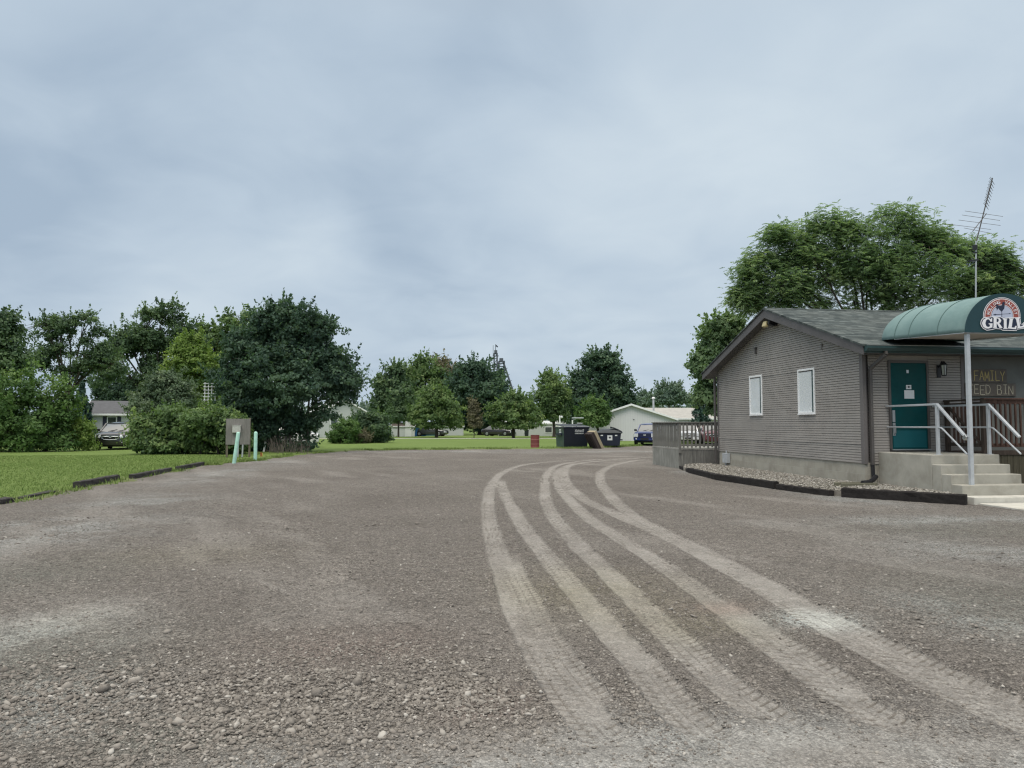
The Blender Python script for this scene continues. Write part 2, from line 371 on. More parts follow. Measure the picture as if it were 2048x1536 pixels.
def add_tracks():
    global track, tread, rut
    for key, pix in TRACKS.items():
        P = catmull([onz(*p)[:2] for p in pix], .12); T = np.gradient(P, axis=0); T /= np.linalg.norm(T, axis=1)[:, None] + 1e-9
        S = np.concatenate([[0], np.cumsum(np.linalg.norm(np.diff(P, axis=0), axis=1))])
        lo, hi = P.min(0) - .5, P.max(0) + .5
        idx = np.where(near & (gx > lo[0]) & (gx < hi[0]) & (gy > lo[1]) & (gy < hi[1]))[0]
        for c in range(0, len(idx), 40000):
            ii = idx[c:c + 40000]; dx = gx[ii, None] - P[None, :, 0]; dy = gy[ii, None] - P[None, :, 1]
            d = dx * dx + dy * dy; j = d.argmin(1); k = np.arange(len(ii))
            t = T[j]; al = dx[k, j] * t[:, 0] + dy[k, j] * t[:, 1]; cr = dx[k, j] * t[:, 1] - dy[k, j] * t[:, 0]
            ok = np.abs(al) < .13; s = S[j] + al
            w = .128 + .018 * vnoise(s * .9, np.zeros_like(s), 3) + (.012 if key in 'EF' else 0)
            edge = w * (1 + .14 * (vnoise(s * 6, cr * 0 + 2, 8) - .5))
            m = (1 - sstep(.80, 1.12, np.abs(cr) / edge + .26 * (fbm(gx[ii] * 9, gy[ii] * 9, 3, 14) - .5))) * ok
            fade = sstep(0, 1.2, s) * sstep(0, .5, S[-1] - s); patchy = .45 + .85 * fbm(s * 1.3, cr * 4, 4, 12)
            m2 = m * fade * np.clip(patchy, 0, 1)
            track[ii] = np.maximum(track[ii], m2)
            rib = np.clip(1 - np.abs((((cr / .07) + .5) % 1) - .5) * 2 / .30, 0, 1)      # ribs along the tyre
            chev = np.clip(1 - np.abs((((s + np.abs(cr) * .6) / .085) % 1) - .5) * 2 / .42, 0, 1) * (np.abs(cr) > .035)
            pat = -np.maximum(rib * .8, chev)
            wear = sstep(.35, .6, fbm(s * 1.1 + 5, cr * 3, 3, 22))
            tread[ii] = np.where(m2 > .05, pat * m2 * (.25 + .75 * wear), tread[ii])
            rut[ii] = np.maximum(rut[ii], m * fade)
            # little berm of loose stones beside the tyre
            rut[ii] -= .35 * np.exp(-((np.abs(cr) - edge * 1.22) / .035) ** 2) * ok * fade * (rut[ii] < .3)
add_tracks()
grey = np.zeros(gx.shape)
for a in [(1500, 1530, 2.6, .50, 1.0), (700, 1550, 3, .26, .9), (1950, 1530, 1.4, .6, 1.0), (1150, 1560, 1.2, .4, .9), (90, 1260, .55, .75, .55), (60, 1420, .55, .6, .55), (90, 1060, 1.6, 2.2, .75), (260, 1010, 1.2, 2.6, .65), (430, 950, 1.0, 5, .6),
          (1990, 1110, 1.2, 1.6, .6), (1960, 1230, .9, .9, .5), (1900, 1040, 2.5, .7, .75), (1640, 1238, .42, .30, .95), (1700, 1000, .9, 1.6, .7), (1560, 975, .5, 2.5, .7), (1440, 952, .5, 2.5, .7), (1380, 945, .6, 2.0, .6), (1220, 903, 5, 1.8, .65), (900, 903, 6, 1.5, .55), (560, 925, 1.5, 3, .5), (1080, 905, 3, 1.5, .4)]:
    grey = np.maximum(grey, blob(*a))
nz = fbm(gx * 1.6, gy * 1.6, 5, 31); grey = np.clip(grey * (.35 + 1.3 * sstep(.32, .66, nz)) , 0, 1)
smooth_n = sstep(.5, .72, fbm(gx * .5, gy * .5 + 4, 4, 41))
dusty = np.zeros(gx.shape)
for a in [(1000, 1500, 1.6, .35, .35), (1250, 1505, 1.8, .40, .6), (1600, 1505, 1.8, .42, .7), (1900, 1470, 1.0, .4, .55), (130, 1240, .5, .6, .6), (1060, 1240, .5, 1.0, .3)]: dusty = np.maximum(dusty, blob(*a))
dusty = np.clip(dusty * (.5 + sstep(.35, .65, fbm(gx * 2.2, gy * 2.2, 5, 52))), 0, 1)
mott = .42 * sstep(.55, .75, fbm(gx * .9 + gy * .35, gy * .28, 5, 61)) * (R_.ravel() > 6)      # scraped, dusty streaks
track = np.maximum(track, np.maximum(dusty * .85, mott))
coarse = np.zeros(gx.shape)
for a in [(520, 1410, 2.0, 1.0, .95), (150, 1400, 1.3, 1.0, .85), (900, 1390, .7, .6, .9), (1250, 1400, .25, .5, .6), (1420, 1330, .2, .5, .5), (600, 1060, 1.5, 2.0, .55), (130, 1050, 2, 2, .5), (1800, 1250, 1.2, 1.0, .45), (900, 1150, 1.2, 1.5, .35)]: coarse = np.maximum(coarse, blob(*a))
coarse = np.clip(coarse * (.6 + .8 * vnoise(gx * 3, gy * 3, 71)), 0, 1) * (1 - .9 * np.clip(rut, 0, 1)); coarse = np.maximum(coarse, .18 * (1 - track))
stain = np.ones((gx.size, 4))
def tintb(a, rgb):
    m = np.clip(blob(*a) * (.5 + fbm(gx * 2.3, gy * 2.3, 4, 81)), 0, 1)[:, None]; stain[:, :3] = stain[:, :3] * (1 - m) + m * np.array(rgb)
for a in [(660, 1290, .9, .55, .28), (1000, 1400, .25, .25, .25), (930, 1430, .2, .15, .25), (1440, 1215, .35, .22, .45)]: tintb(a, (1.14, .92, .88))
for a in [(1640, 1238, .38, .26, 1.2), (1600, 1225, .25, .2, .8)]: tintb(a, (1.38, 1.46, 1.48))
for a in [(100, 1255, .5, .6, 1.0), (60, 1270, .5, .4, .5)]: tintb(a, (1.14, 1.15, 1.13))
for a in [(380, 1110, 1.2, .8, .25), (1090, 1180, .5, 1.1, .35), (1250, 1180, .8, 1.1, .4), (1400, 1250, .5, .5, .35)]: tintb(a, (1.06, 1.05, .84))
for a in [(110, 1330, .8, .9, .5), (60, 1150, .9, .9, .5), (1990, 1200, 1.0, 1.2, .5), (330, 1470, .5, .3, .5), (1980, 1060, 2, 1, .4)]: tintb(a, (.90, 1.0, .97))
# ---- heights
lot_h = .03 * (fbm(gx * .3, gy * .3, 3, 91) - .5) + .012 * (fbm(gx * 3.2, gy * 3.2, 3, 92) - .5) * (1 - .7 * np.clip(track, 0, 1)) + .010 * (fbm(gx * 14, gy * 14, 3, 93) - .5) * (1 - .75 * np.clip(track, 0, 1))
lot_h += .016 * coarse * (vnoise(gx * 30, gy * 30, 94) - .5) - .014 * np.clip(rut, -1, 1) + .009 * tread
# a bar of old caterpillar prints, a scraped arc and a low windrow
c0 = onz(670, 1150); ux, uy = gx - c0[0], gy - c0[1]; m = np.exp(-((ux - .12 * uy) / .33) ** 2 - (uy / 1.1) ** 2)
ph = np.sin((uy + .25 * ux) * 2 * math.pi / .17); lot_h += .014 * m * ph; track = np.maximum(track, .6 * m * np.clip(ph, 0, 1) ** 2)
for (a, b_, w) in (((1350, 1215), (780, 1225), .018), ((1380, 1245), (830, 1272), .016)):
    p, q = onz(*a), onz(*b_); L_ = np.hypot(q[0] - p[0], q[1] - p[1]); tx, ty = (q[0] - p[0]) / L_, (q[1] - p[1]) / L_
    s = (gx - p[0]) * tx + (gy - p[1]) * ty; cr = (gx - p[0]) * ty - (gy - p[1]) * tx
    m = np.exp(-(cr / .11) ** 2) * sstep(0, .4, s) * sstep(0, .6, L_ - s); ph = (s + np.abs(cr) * 1.2) / .33
    m2 = m * np.clip(np.cos(ph * 2 * math.pi) * 2 - .9, 0, 1); lot_h += w * m2; track = np.maximum(track, .7 * m2)
P = catmull([onz(*p)[:2] for p in [(520, 1165), (560, 1180), (610, 1200), (660, 1212), (720, 1216)]], .05)
dd = np.full(gx.shape, 9.0); idx = np.where((np.abs(gx - P[:, 0].mean()) < 2) & (np.abs(gy - P[:, 1].mean()) < 2))[0]
dd[idx] = np.sqrt(((gx[idx, None] - P[None, :, 0]) ** 2 + (gy[idx, None] - P[None, :, 1]) ** 2).min(1))
lot_h += .018 * np.exp(-(dd / .05) ** 2); track = np.maximum(track, .75 * np.exp(-(dd / .04) ** 2))
for pts in ([(430, 1012), (360, 1040), (250, 1075), (130, 1120)], [(560, 960), (480, 985), (430, 1008)]):        # dark edge of the spread material
    P = catmull([onz(*p)[:2] for p in pts], .2); idx = np.where((gx > P[:, 0].min() - 1) & (gx < P[:, 0].max() + 1) & (gy > P[:, 1].min() - 1) & (gy < P[:, 1].max() + 1))[0]
    for c in range(0, len(idx), 40000):
        ii = idx[c:c + 40000]; d = np.sqrt(((gx[ii, None] - P[None, :, 0]) ** 2 + (gy[ii, None] - P[None, :, 1]) ** 2).min(1)); lot_h[ii] += .03 * np.exp(-(d / .25) ** 2)
lawn_h = .05 * sstep(0, .8, -sdj) + .05 * (fbm(gx * .15, gy * .15, 3, 95) - .5) * (sd < -3) + .018 * (fbm(gx * 5, gy * 5, 3, 96) - .5)
lawn_h = np.where(R_.ravel() > 70, .05, lawn_h)
lotv = sdj > 0
gz = np.where(lotv, lot_h, lawn_h)
nA, nR = len(ang), len(rad)
ii = np.arange(nR * nA).reshape(nR, nA)
quads = np.stack([ii[:-1, :-1], ii[:-1, 1:], ii[1:, 1:], ii[1:, :-1]], -1).reshape(-1, 4)
is_lot = lotv[quads].sum(1) >= 2
V = np.stack([gx, gy, gz], 1)
def submesh(name, mask, mat, attrs):
    q = quads[mask]; u, inv = np.unique(q, return_inverse=True)
    return props(np_mesh(name, V[u], inv.reshape(-1)[::1], 4, mat, None, {k: ('POINT', a[u]) for k, a in attrs.items()}, smooth=True), kind='structure')
submesh('gravel_lot', is_lot, mat_lot(), {'track': np.clip(track, 0, 1), 'grey': grey, 'coarse': coarse, 'stain': stain, 'tread': np.clip(-tread, 0, 1)})
edge = np.exp(-((sdj) / .55) ** 2) * sstep(.35, .6, fbm(gx * 2.1, gy * 2.1, 4, 97)) + .5 * np.exp(-(sdj / .15) ** 2)
submesh('lawn', ~is_lot, mat_lawn(), {'edge': np.clip(edge, 0, 1)})
del A_, R_, GX, GY

# ---------------------------------------------------------------- loose stones and grass
_t = (1 + 5 ** .5) / 2
ICO_V = np.array([(-1, _t, 0), (1, _t, 0), (-1, -_t, 0), (1, -_t, 0), (0, -1, _t), (0, 1, _t), (0, -1, -_t), (0, 1, -_t), (_t, 0, -1), (_t, 0, 1), (-_t, 0, -1), (-_t, 0, 1)]) / math.hypot(1, _t)
ICO_F = np.array([(0, 11, 5), (0, 5, 1), (0, 1, 7), (0, 7, 10), (0, 10, 11), (1, 5, 9), (5, 11, 4), (11, 10, 2), (10, 7, 6), (7, 1, 8), (3, 9, 4), (3, 4, 2), (3, 2, 6), (3, 6, 8), (3, 8, 9), (4, 9, 5), (2, 4, 11), (6, 2, 10), (8, 6, 7), (9, 8, 1)])
def subdiv(v, f):
    v = [tuple(p) for p in v]; cache = {}; out = []
    def mid(a, b):
        k = (min(a, b), max(a, b))
        if k not in cache:
            p = np.array(v[a]) + np.array(v[b]); p /= np.linalg.norm(p); cache[k] = len(v); v.append(tuple(p))
        return cache[k]
    for a, b, c in f:
        x, y, z = mid(a, b), mid(b, c), mid(c, a); out += [(a, x, z), (b, y, x), (c, z, y), (x, y, z)]
    return np.array(v), np.array(out)
ICO2_V, ICO2_F = subdiv(ICO_V, ICO_F)
def rand_rot(n):
    q = RNG.normal(size=(n, 4)); q /= np.linalg.norm(q, axis=1)[:, None]; w, x, y, z = q.T
    return np.stack([1 - 2 * (y * y + z * z), 2 * (x * y - z * w), 2 * (x * z + y * w), 2 * (x * y + z * w), 1 - 2 * (x * x + z * z), 2 * (y * z - x * w), 2 * (x * z - y * w), 2 * (y * z + x * w), 1 - 2 * (x * x + y * y)], -1).reshape(n, 3, 3)
def stones(name, pos, size, mat, fine=False, jitter=.22, flat=.65):
    bv, bf = (ICO2_V, ICO2_F) if fine else (ICO_V, ICO_F); n = len(pos); k = len(bv)
    if n == 0: return None
    sc = np.stack([RNG.uniform(.75, 1.35, n), RNG.uniform(.6, 1.05, n), RNG.uniform(.45, .85, n)], 1)
    lump = 1 + RNG.normal(0, jitter if not fine else jitter * .55, (n, k))[:, :, None]
    p = bv[None] * lump * sc[:, None, :]; p = np.einsum('nij,nkj->nki', rand_rot(n), p)
    p[:, :, 2] *= flat; p = p * size[:, None, None] + pos[:, None, :]
    f = (bf[None] + (np.arange(n) * k)[:, None, None]).reshape(-1)
    tone = np.repeat(RNG.uniform(0, 1, n), k)
    return np_mesh(name, p.reshape(-1, 3), f, 3, mat, None, {'tone': ('POINT', tone)}, smooth=fine)
def mat_stone(name, stops):
    b = NB(name); v = b.coord(); c = b.ramp(b.attr('tone'), stops)
    n = b.noise(v, 60, 4, .6); c = b.mix(b.ramp(n, [(.3, 0.0), (.7, .5)]), c, (.30, .28, .25))
    return b.fin(c, .9, b.bump(n, .4, .004), spec=.2)
ms = mat_stone('stone_mix', [(0, (.10, .088, .078)), (.45, (.165, .146, .129)), (.8, (.23, .208, .184)), (.95, (.34, .315, .285)), (1, (.48, .455, .42))])
def height_at(x, y):
    "nearest grid height"
    a = np.arctan2(x, y); r = np.hypot(x, y)
    return gz.reshape(nR, nA)[np.clip(np.searchsorted(rad, r), 0, nR - 1), np.clip(np.searchsorted(ang, a), 0, nA - 1)]
def trk_at(x, y, arr):
    a = np.arctan2(x, y); r = np.hypot(x, y)
    return arr.reshape(nR, nA)[np.clip(np.searchsorted(rad, r), 0, nR - 1), np.clip(np.searchsorted(ang, a), 0, nA - 1)]
def scatter_lot():
    N = 260000; a = RNG.uniform(-38, 38, N) * math.pi / 180 + YAW; r = np.exp(RNG.uniform(math.log(3.1), math.log(17), N))
    x, y = r * np.sin(a), r * np.cos(a); t = np.clip(trk_at(x, y, track), 0, 1); c = trk_at(x, y, coarse)
    p = (.11 + .90 * c) * (1 - .93 * t) * np.where(trk_at(x, y, sdj) > 0, 1, 0)
    keep = RNG.uniform(0, 1, N) < p * .62; x, y, c = x[keep], y[keep], c[keep]
    s = .0058 * np.exp(RNG.normal(0, .42, len(x))) * (1 + .55 * c) * (1 + .02 * np.hypot(x, y))
    z = height_at(x, y) + s * .15
    pos = np.stack([x, y, z], 1); big = s > .0150
    props(stones('loose_stones', pos[~big], s[~big], ms), 'small loose stones scattered over the gravel', 'gravel', kind='stuff')
    # larger cobbles lie mostly in the rough patch in front
    M_ = 260; u = RNG.uniform(0, 1, M_); bx = np.array([onz(RNG.normal(560, 300), RNG.uniform(1290, 1480))[:2] for _ in range(M_)])
    ex = np.array([onz(RNG.uniform(100, 2000), 1000 + 480 * RNG.uniform(0, 1) ** .8)[:2] for _ in range(90)])
    bx = np.vstack([bx, ex]); sb = np.clip(.0145 * np.exp(RNG.normal(0, .33, len(bx))), .008, .023); sb[M_:] *= .9
    k = trk_at(bx[:, 0], bx[:, 1], track) < .3; bx, sb = bx[k], sb[k]
    pb = np.concatenate([pos[big], np.stack([bx[:, 0], bx[:, 1], height_at(bx[:, 0], bx[:, 1]) + sb * .12], 1)]); sb = np.concatenate([s[big], sb])
    props(stones('cobbles', pb, sb, mat_stone('cobble_mix', [(0, (.12, .105, .093)), (.5, (.185, .166, .147)), (.85, (.255, .232, .207)), (.96, (.36, .337, .305)), (1, (.48, .457, .42))]), fine=False, jitter=.16), 'larger cobbles lying in the coarse gravel in front', 'gravel', kind='stuff')
scatter_lot()
def mat_grass():
    b = NB('grass_blade'); t = b.attr('tone'); c = b.ramp(t, [(0, (.100, .165, .032)), (.5, (.165, .240, .062)), (.85, (.225, .285, .095)), (1, (.25, .23, .12))])
    b.fin(c, .7, spec=.25); return b.m
def grass(name, x, y, h, wid, label):
    n = len(x); a = RNG.uniform(0, 2 * math.pi, n); z = height_at(x, y) - .01; lean = RNG.normal(0, .45, (n, 2)) * h[:, None]
    dx, dy = np.cos(a) * wid, np.sin(a) * wid
    v = np.stack([np.stack([x - dx, y - dy, z], 1), np.stack([x + dx, y + dy, z], 1), np.stack([x + lean[:, 0], y + lean[:, 1], z + h], 1)], 1).reshape(-1, 3)
    tone = np.repeat(np.clip(RNG.normal(.45, .2, n) + .5 * (fbm(x * .6, y * .6, 3, 7) - .5), 0, 1), 3)
    return props(np_mesh(name, v, np.arange(3 * n), 3, MATS.get('grass_blade') or mat_grass(), None, {'tone': ('POINT', tone)}), label, 'grass', kind='stuff')
def lawn_grass():
    n = 150000; Y = 13 + 26 * RNG.uniform(0, 1, n) ** 1.25; X = -7.75 - 18 * RNG.uniform(0, 1, n) ** 1.1
    s = trk_at(X, Y, sdj); k = (s < .02) & (X > -.80 * Y - 1.5) & (RNG.uniform(0, 1, n) < sstep(-.02, .3, -s + .12)); X, Y = X[k], Y[k]
    grass('grass', X, Y, RNG.uniform(.025, .06, len(X)), .006 * (1 + Y * .03), 'short mown grass on the left lawn')
    # ragged taller tufts along the gravel edge and beside the timbers
    m = 26000; t = RNG.uniform(0, 1, m); P = np.array(LOT[1:16]); seg = RNG.integers(0, len(P) - 1, m); X = P[seg, 0] + (P[seg + 1, 0] - P[seg, 0]) * t; Y = P[seg, 1] + (P[seg + 1, 1] - P[seg, 1]) * t
    X += RNG.normal(-.15, .35, m) * (seg < 4) + RNG.normal(0, .2, m); Y += RNG.normal(.15, .45, m) * (seg >= 3)
    k = (vnoise(X * 1.4, Y * 1.4, 33) > .42) & (trk_at(X, Y, sdj) < .2); X, Y = X[k], Y[k]
    grass('edge_grass', X, Y, RNG.uniform(.04, .15, len(X)), .010 * (1 + .02 * Y), 'ragged grass tufts along the edge of the gravel')
lawn_grass()
# ================================================================ MATERIALS OF THE BUILDING
def M_siding(name, c):
    b = NB(name); v = b.coord(); n = b.noise(v, 1.1, 6, .6); s = b.noise(b.coord((.6, .6, 14)), 3, 5, .6)
    col = b.mix(b.ramp(n, [(.3, 0.0), (.7, 1.0)]), mul(c, .88), mul(c, 1.10)); col = b.mix(b.math('MULTIPLY', b.ramp(s, [(.4, 0.0), (.75, 1.0)]), .25), col, mul(c, 1.22))
    st = b.noise(b.coord((2.2, 2.2, .35)), 2.2, 6, .7); col = b.mix(b.math('MULTIPLY', b.ramp(st, [(.48, 0.0), (.75, 1.0)]), .45), col, mul(c, .66))
    fade = b.noise(b.coord((.45, .45, .8), loc=(2, 5, 1)), 1.0, 4, .6); col = b.mix(b.math('MULTIPLY', b.ramp(fade, [(.4, 0.0), (.65, 1.0)]), .35), col, (.37, .36, .34))
    return b.fin(col, .55, b.bump(b.noise(b.coord((1, 1, 8)), 50, 3), .12, .003), spec=.35)
M_siding('siding', (.318, .296, .276)); M_plain('trim', (.150, .138, .136), .55, .12, 2.0); M_plain('rake_board', (.112, .104, .106), .5, .15, 2.5, dirt=(.06, .06, .06), dirt_amt=.4)
M_plain('soffit', (.10, .098, .095), .7)
M_plain('gutter_paint', (.028, .062, .064), .35, .2, 3, spec=.5); M_plain('metal_lip', (.45, .46, .46), .35, .1, metal=.6)
M_plain('downspout_paint', (.098, .090, .086), .45, .15)
M_plain('stucco', (.150, .158, .150), .9, .18, 1.4, bump=.35, bscale=90, dirt=(.095, .10, .09), dirt_amt=.6)
M_plain('concrete', (.400, .385, .335), .85, .14, 2.2, bump=.25, bscale=80, dirt=(.20, .185, .145), dirt_amt=.55, dirt_scale=1.8)
M_plain('concrete_worn', (.54, .525, .47), .85, .12, 3, bump=.2, bscale=80, dirt=(.25, .225, .18), dirt_amt=.5, dirt_scale=2.5)
def M_block():
    b = NB('block_wall'); tc = b.node('ShaderNodeTexCoord'); sp = b.node('ShaderNodeSeparateXYZ', {0: tc.outputs['Object']})
    u = b.math('ADD', sp.outputs[0], sp.outputs[1]); cv = b.node('ShaderNodeCombineXYZ', {0: u, 1: sp.outputs[2], 2: 0.0}).outputs[0]
    br = b.node('ShaderNodeTexBrick', {'Vector': cv, 'Scale': 1.0, 'Mortar Size': .006, 'Brick Width': .4, 'Row Height': .2, 'Color1': (.36, .34, .29, 1), 'Color2': (.41, .39, .335, 1), 'Mortar': (.42, .41, .36, 1), 'Mortar Smooth': .6})
    n = b.noise(b.coord(), 2.5, 7, .65, .3); c = b.mix(b.math('MULTIPLY', b.ramp(n, [(.45, 0.0), (.75, 1.0)]), .55), br.outputs[0], (.19, .175, .14))
    return b.fin(c, .9, b.bump(b.math('ADD', b.math('MULTIPLY', br.outputs[1], -.8), b.noise(b.coord(), 60, 4)), .5, .006), spec=.2)
M_block()
def M_shingle():
    b = NB('shingles'); v = b.coord((1, 1.054, 1))
    br = b.node('ShaderNodeTexBrick', {'Vector': v, 'Scale': 1.0, 'Mortar Size': .004, 'Brick Width': .30, 'Row Height': .142, 'Color1': (0, 0, 0, 1), 'Color2': (1, 1, 1, 1), 'Mortar': (.2, .2, .2, 1), 'Bias': 0.0}, offset=.37)
    w = b.node('ShaderNodeTexBrick', {'Vector': b.coord((1, 1.054, 1), loc=(.11, 0, 0)), 'Scale': 1.0, 'Mortar Size': .003, 'Brick Width': .17, 'Row Height': .142, 'Color1': (0, 0, 0, 1), 'Color2': (1, 1, 1, 1), 'Mortar': (0, 0, 0, 1)}, offset=.61)
    t = b.math('ADD', b.math('MULTIPLY', b.node('ShaderNodeSeparateColor', {0: br.outputs[0]}).outputs[0], .5), b.math('MULTIPLY', b.node('ShaderNodeSeparateColor', {0: w.outputs[0]}).outputs[0], .5))
    c = b.ramp(t, [(0, (.028, .038, .040)), (.45, (.060, .074, .075)), (1, (.140, .160, .156))])
    n = b.noise(b.coord(), 1.1, 6, .6); c = b.mix(b.math('MULTIPLY', b.ramp(n, [(.4, 0.0), (.75, 1.0)]), .4), c, (.115, .125, .115))
    c = b.mix(b.ramp(br.outputs[1], [(.0, 0.0), (1, .75)]), c, (.03, .035, .035))
    sp = b.node('ShaderNodeSeparateXYZ', {0: v}); saw = b.math('FRACT', b.math('DIVIDE', sp.outputs[1], .142))
    h = b.math('ADD', b.math('MULTIPLY', saw, -1.0), b.math('MULTIPLY', b.noise(b.coord(), 160, 2), .35))
    return b.fin(c, .92, b.bump(h, .8, .012), spec=.15)
M_shingle()
def M_wood(name, c, vert=True, grain=1.0, dark=.45, streak=.6):
    b = NB(name); s = (9, 9, .7) if vert else (.7, 9, 9); g = b.noise(b.coord(s), 3.0, 6, .65, .6); big = b.noise(b.coord(), 1.6, 5, .6)
    col = b.mix(b.ramp(g, [(.3, 0.0), (.72, 1.0)]), mul(c, dark), mul(c, 1.25)); col = b.mix(b.math('MULTIPLY', b.ramp(big, [(.42, 0.0), (.7, 1.0)]), streak), col, mul(c, .6))
    return b.fin(col, .85, b.bump(g, .35, .006), spec=.2)
M_wood('deck_grey_wood', (.235, .232, .215)); M_wood('deck_skirt_wood', (.330, .330, .300), streak=.75); M_wood('deck_floor_wood', (.40, .40, .37), False)
M_wood('brown_wood', (.085, .066, .054)); M_wood('red_brown_wood', (.125, .075, .060)); M_wood('olive_wood', (.105, .095, .066)); M_wood('black_timber', (.030, .027, .026), False, dark=.55); M_wood('old_timber', (.060, .056, .054), False)
M_plain('pale_timber', (.29, .27, .25), .9, .2, 6, bump=.3)
M_plain('galvanised', (.50, .53, .56), .42, .14, 6, metal=.25, spec=.5, dirt=(.38, .39, .40), dirt_amt=.5)
M_plain('white_paint', (.84, .85, .86), .45, .05); M_plain('door_teal', (.003, .066, .070), .5, .18, 2, spec=.15, dirt=(.02, .075, .075), dirt_amt=.5); M_plain('door_kick', (.005, .108, .128), .4, .1, 2)
M_plain('black_metal', (.018, .018, .022), .4, .2); M_plain('steel', (.42, .43, .44), .3, .1, metal=.8); M_plain('paper', (.78, .80, .82), .7, .04); M_plain('lens_amber', (.50, .42, .22), .3, .1); M_plain('lamp_glass', (.42, .45, .46), .15, .05, spec=.6)
M_plain('ink', (.05, .05, .06), .7)
def M_blind():
    b = NB('window_blind'); v = b.coord(); sp = b.node('ShaderNodeSeparateXYZ', {0: v}); s = b.math('FRACT', b.math('MULTIPLY', sp.outputs[2], 40.0))
    n = b.noise(b.coord(rot=(.6, 0, 0)), 2.2, 4); c = b.mix(b.ramp(s, [(.05, 1.0), (.3, 0.0)]), (.76, .80, .82), (.75, .79, .81)); c = b.mix(b.math('MULTIPLY', b.ramp(n, [(.4, 0.0), (.6, 1.0)]), .25), c, (.68, .73, .76))
    b.fin(c, .12, None, spec=.5); b.b.inputs['Coat Weight'].default_value = .6; b.b.inputs['Coat Roughness'].default_value = .03; return b.m
M_blind()
def M_canvas():
    b = NB('canvas'); v = b.coord(); n = b.noise(v, 1.3, 6, .6); c = b.mix(b.ramp(n, [(.3, 0.0), (.7, 1.0)]), (.128, .212, .212), (.182, .276, .272))
    st = b.noise(b.coord((3, 1, .5)), 2.6, 6, .7); c = b.mix(b.math('MULTIPLY', b.ramp(st, [(.45, 0.0), (.75, 1.0)]), .35), c, (.25, .345, .34))
    return b.fin(c, .72, b.bump(b.noise(v, 220, 2), .15, .002), spec=.3)
M_canvas(); M_plain('canvas_front', (.014, .050, .062), .6, .1, 2); M_plain('canvas_seam', (.095, .165, .160), .7); M_plain('canopy_lining', (.40, .375, .335), .85, .1)
M_plain('logo_white', (.80, .80, .84), .5, .03); M_plain('logo_navy', (.016, .024, .055), .5, .05); M_plain('logo_red', (.30, .075, .060), .5, .12, 4); M_plain('logo_pink', (.74, .62, .62), .5, .03); M_plain('logo_lavender', (.46, .50, .64), .5, .06)
M_plain('sign_board', (.128, .112, .096), .8, .25, 6, bump=.2); M_plain('sign_yellow', (.48, .39, .17), .7, .12); M_plain('sign_grey', (.48, .44, .34), .7, .1)
mt = MATS

# ================================================================ RESTAURANT BUILDING
WX, Y0, Y1, XE = 10.5, 16.2, 24.6, 31.0          # west wall, front wall, rear wall, east end
ZS, ZE, RY, RZ = .655, 3.32, 20.38, 4.97         # siding foot, eave, ridge
RX0 = WX - .36; EY0, EY1 = 15.62, 25.14; SL = (RZ - 3.40) / (RY - EY0)
def roof_z(y): return RZ - SL * abs(y - RY)
bld = thing('restaurant_building', 'low taupe clapboard building with a shallow gable and dark shingle roof', 'building', (WX, Y0, 0))
def lap_wall(axis):
    "clapboards 62 mm apart, real overlapping laps"
    m = MB(); p = .0622
    if axis == 'gable':
        z = ZS
        k = 0
        while z < RZ - .12:
            z1 = z + p; ym = (RZ - .10 - z1) / SL
            ya, yb = max(Y0 + .0, RY - ym), min(Y1 - .0, RY + ym)
            if yb - ya > .1:
                sag = .0012 * math.sin(k * 1.7); lip = .016 + (.010 if k in (7, 38, 46, 53) else 0)
                n = 7
                ys = [ya + (yb - ya) * i / n for i in range(n + 1)]; dz = [sag * math.sin(2.1 * y + k) * .6 for y in ys]
                # each course: a flat face with a drip lip and an open cove behind the next lip
                prof = [(.030, 0), (-lip, 0), (-lip + .003, p * .82), (.004, p * .87), (.022, p * .89), (.030, p)]
                if k % 2 == 0: yj = Y0 + (Y1 - Y0) * ((k * .3819) % 1)          # butt joint of two boards, one laid 4 mm proud
                ys = sorted(ys + [min(max(yj, ya), yb), min(max(yj + .004, ya), yb)]); n = len(ys) - 1; dz = [sag * math.sin(2.1 * y + k) * .6 for y in ys]
                N1 = n + 1; vs = [(WX + dx - (.005 if y > yj + .002 else 0), y, z + d + h) for dx, h in prof for y, d in zip(ys, dz)]
                m.add(vs, [(q * N1 + i, q * N1 + i + 1, (q + 1) * N1 + i + 1, (q + 1) * N1 + i) for q in range(5) for i in range(n)])
            z = z1; k += 1
    else:
        xa, xb = axis; z = ZS - .02
        while z < ZE + .12:
            z1 = z + p; prof = [(.030, 0), (-.016, 0), (-.013, p * .82), (.004, p * .87), (.022, p * .89), (.030, p)]; m.add([(x, Y0 + dy, z + h) for dy, h in prof for x in (xa, xb)], [(q * 2, q * 2 + 1, q * 2 + 3, q * 2 + 2) for q in range(5)]); z = z1
    return m
lap_wall('gable').build('gable_siding', mt['siding'], bld, fix=False)
lap_wall((WX + .12, 11.13)).build('front_siding', mt['siding'], bld, fix=False)
lap_wall((12.16, 13.02)).build('front_siding', mt['siding'], bld, fix=False)
m = MB().box(11.13, Y0 - .004, 3.07, 12.16, Y0 + .01, ZE + .15); m.build('door_header', mt['siding'], bld)
m = MB(); m.add([(WX + .04, Y0 + .04, .0), (WX + .04, Y1, 0), (WX + .04, Y1, ZE), (WX + .04, RY, RZ - .12), (WX + .04, Y0 + .04, ZE)], [(0, 1, 2, 3, 4)])
m.box(WX + .045, Y0 + .045, 0, XE, Y1, ZE); m.build('wall', mt['trim'], bld)
MB().box(13.10, Y0 - .012, .3, XE, Y0 + .015, ZE + .15).build('stucco_wall', mt['stucco'], bld)
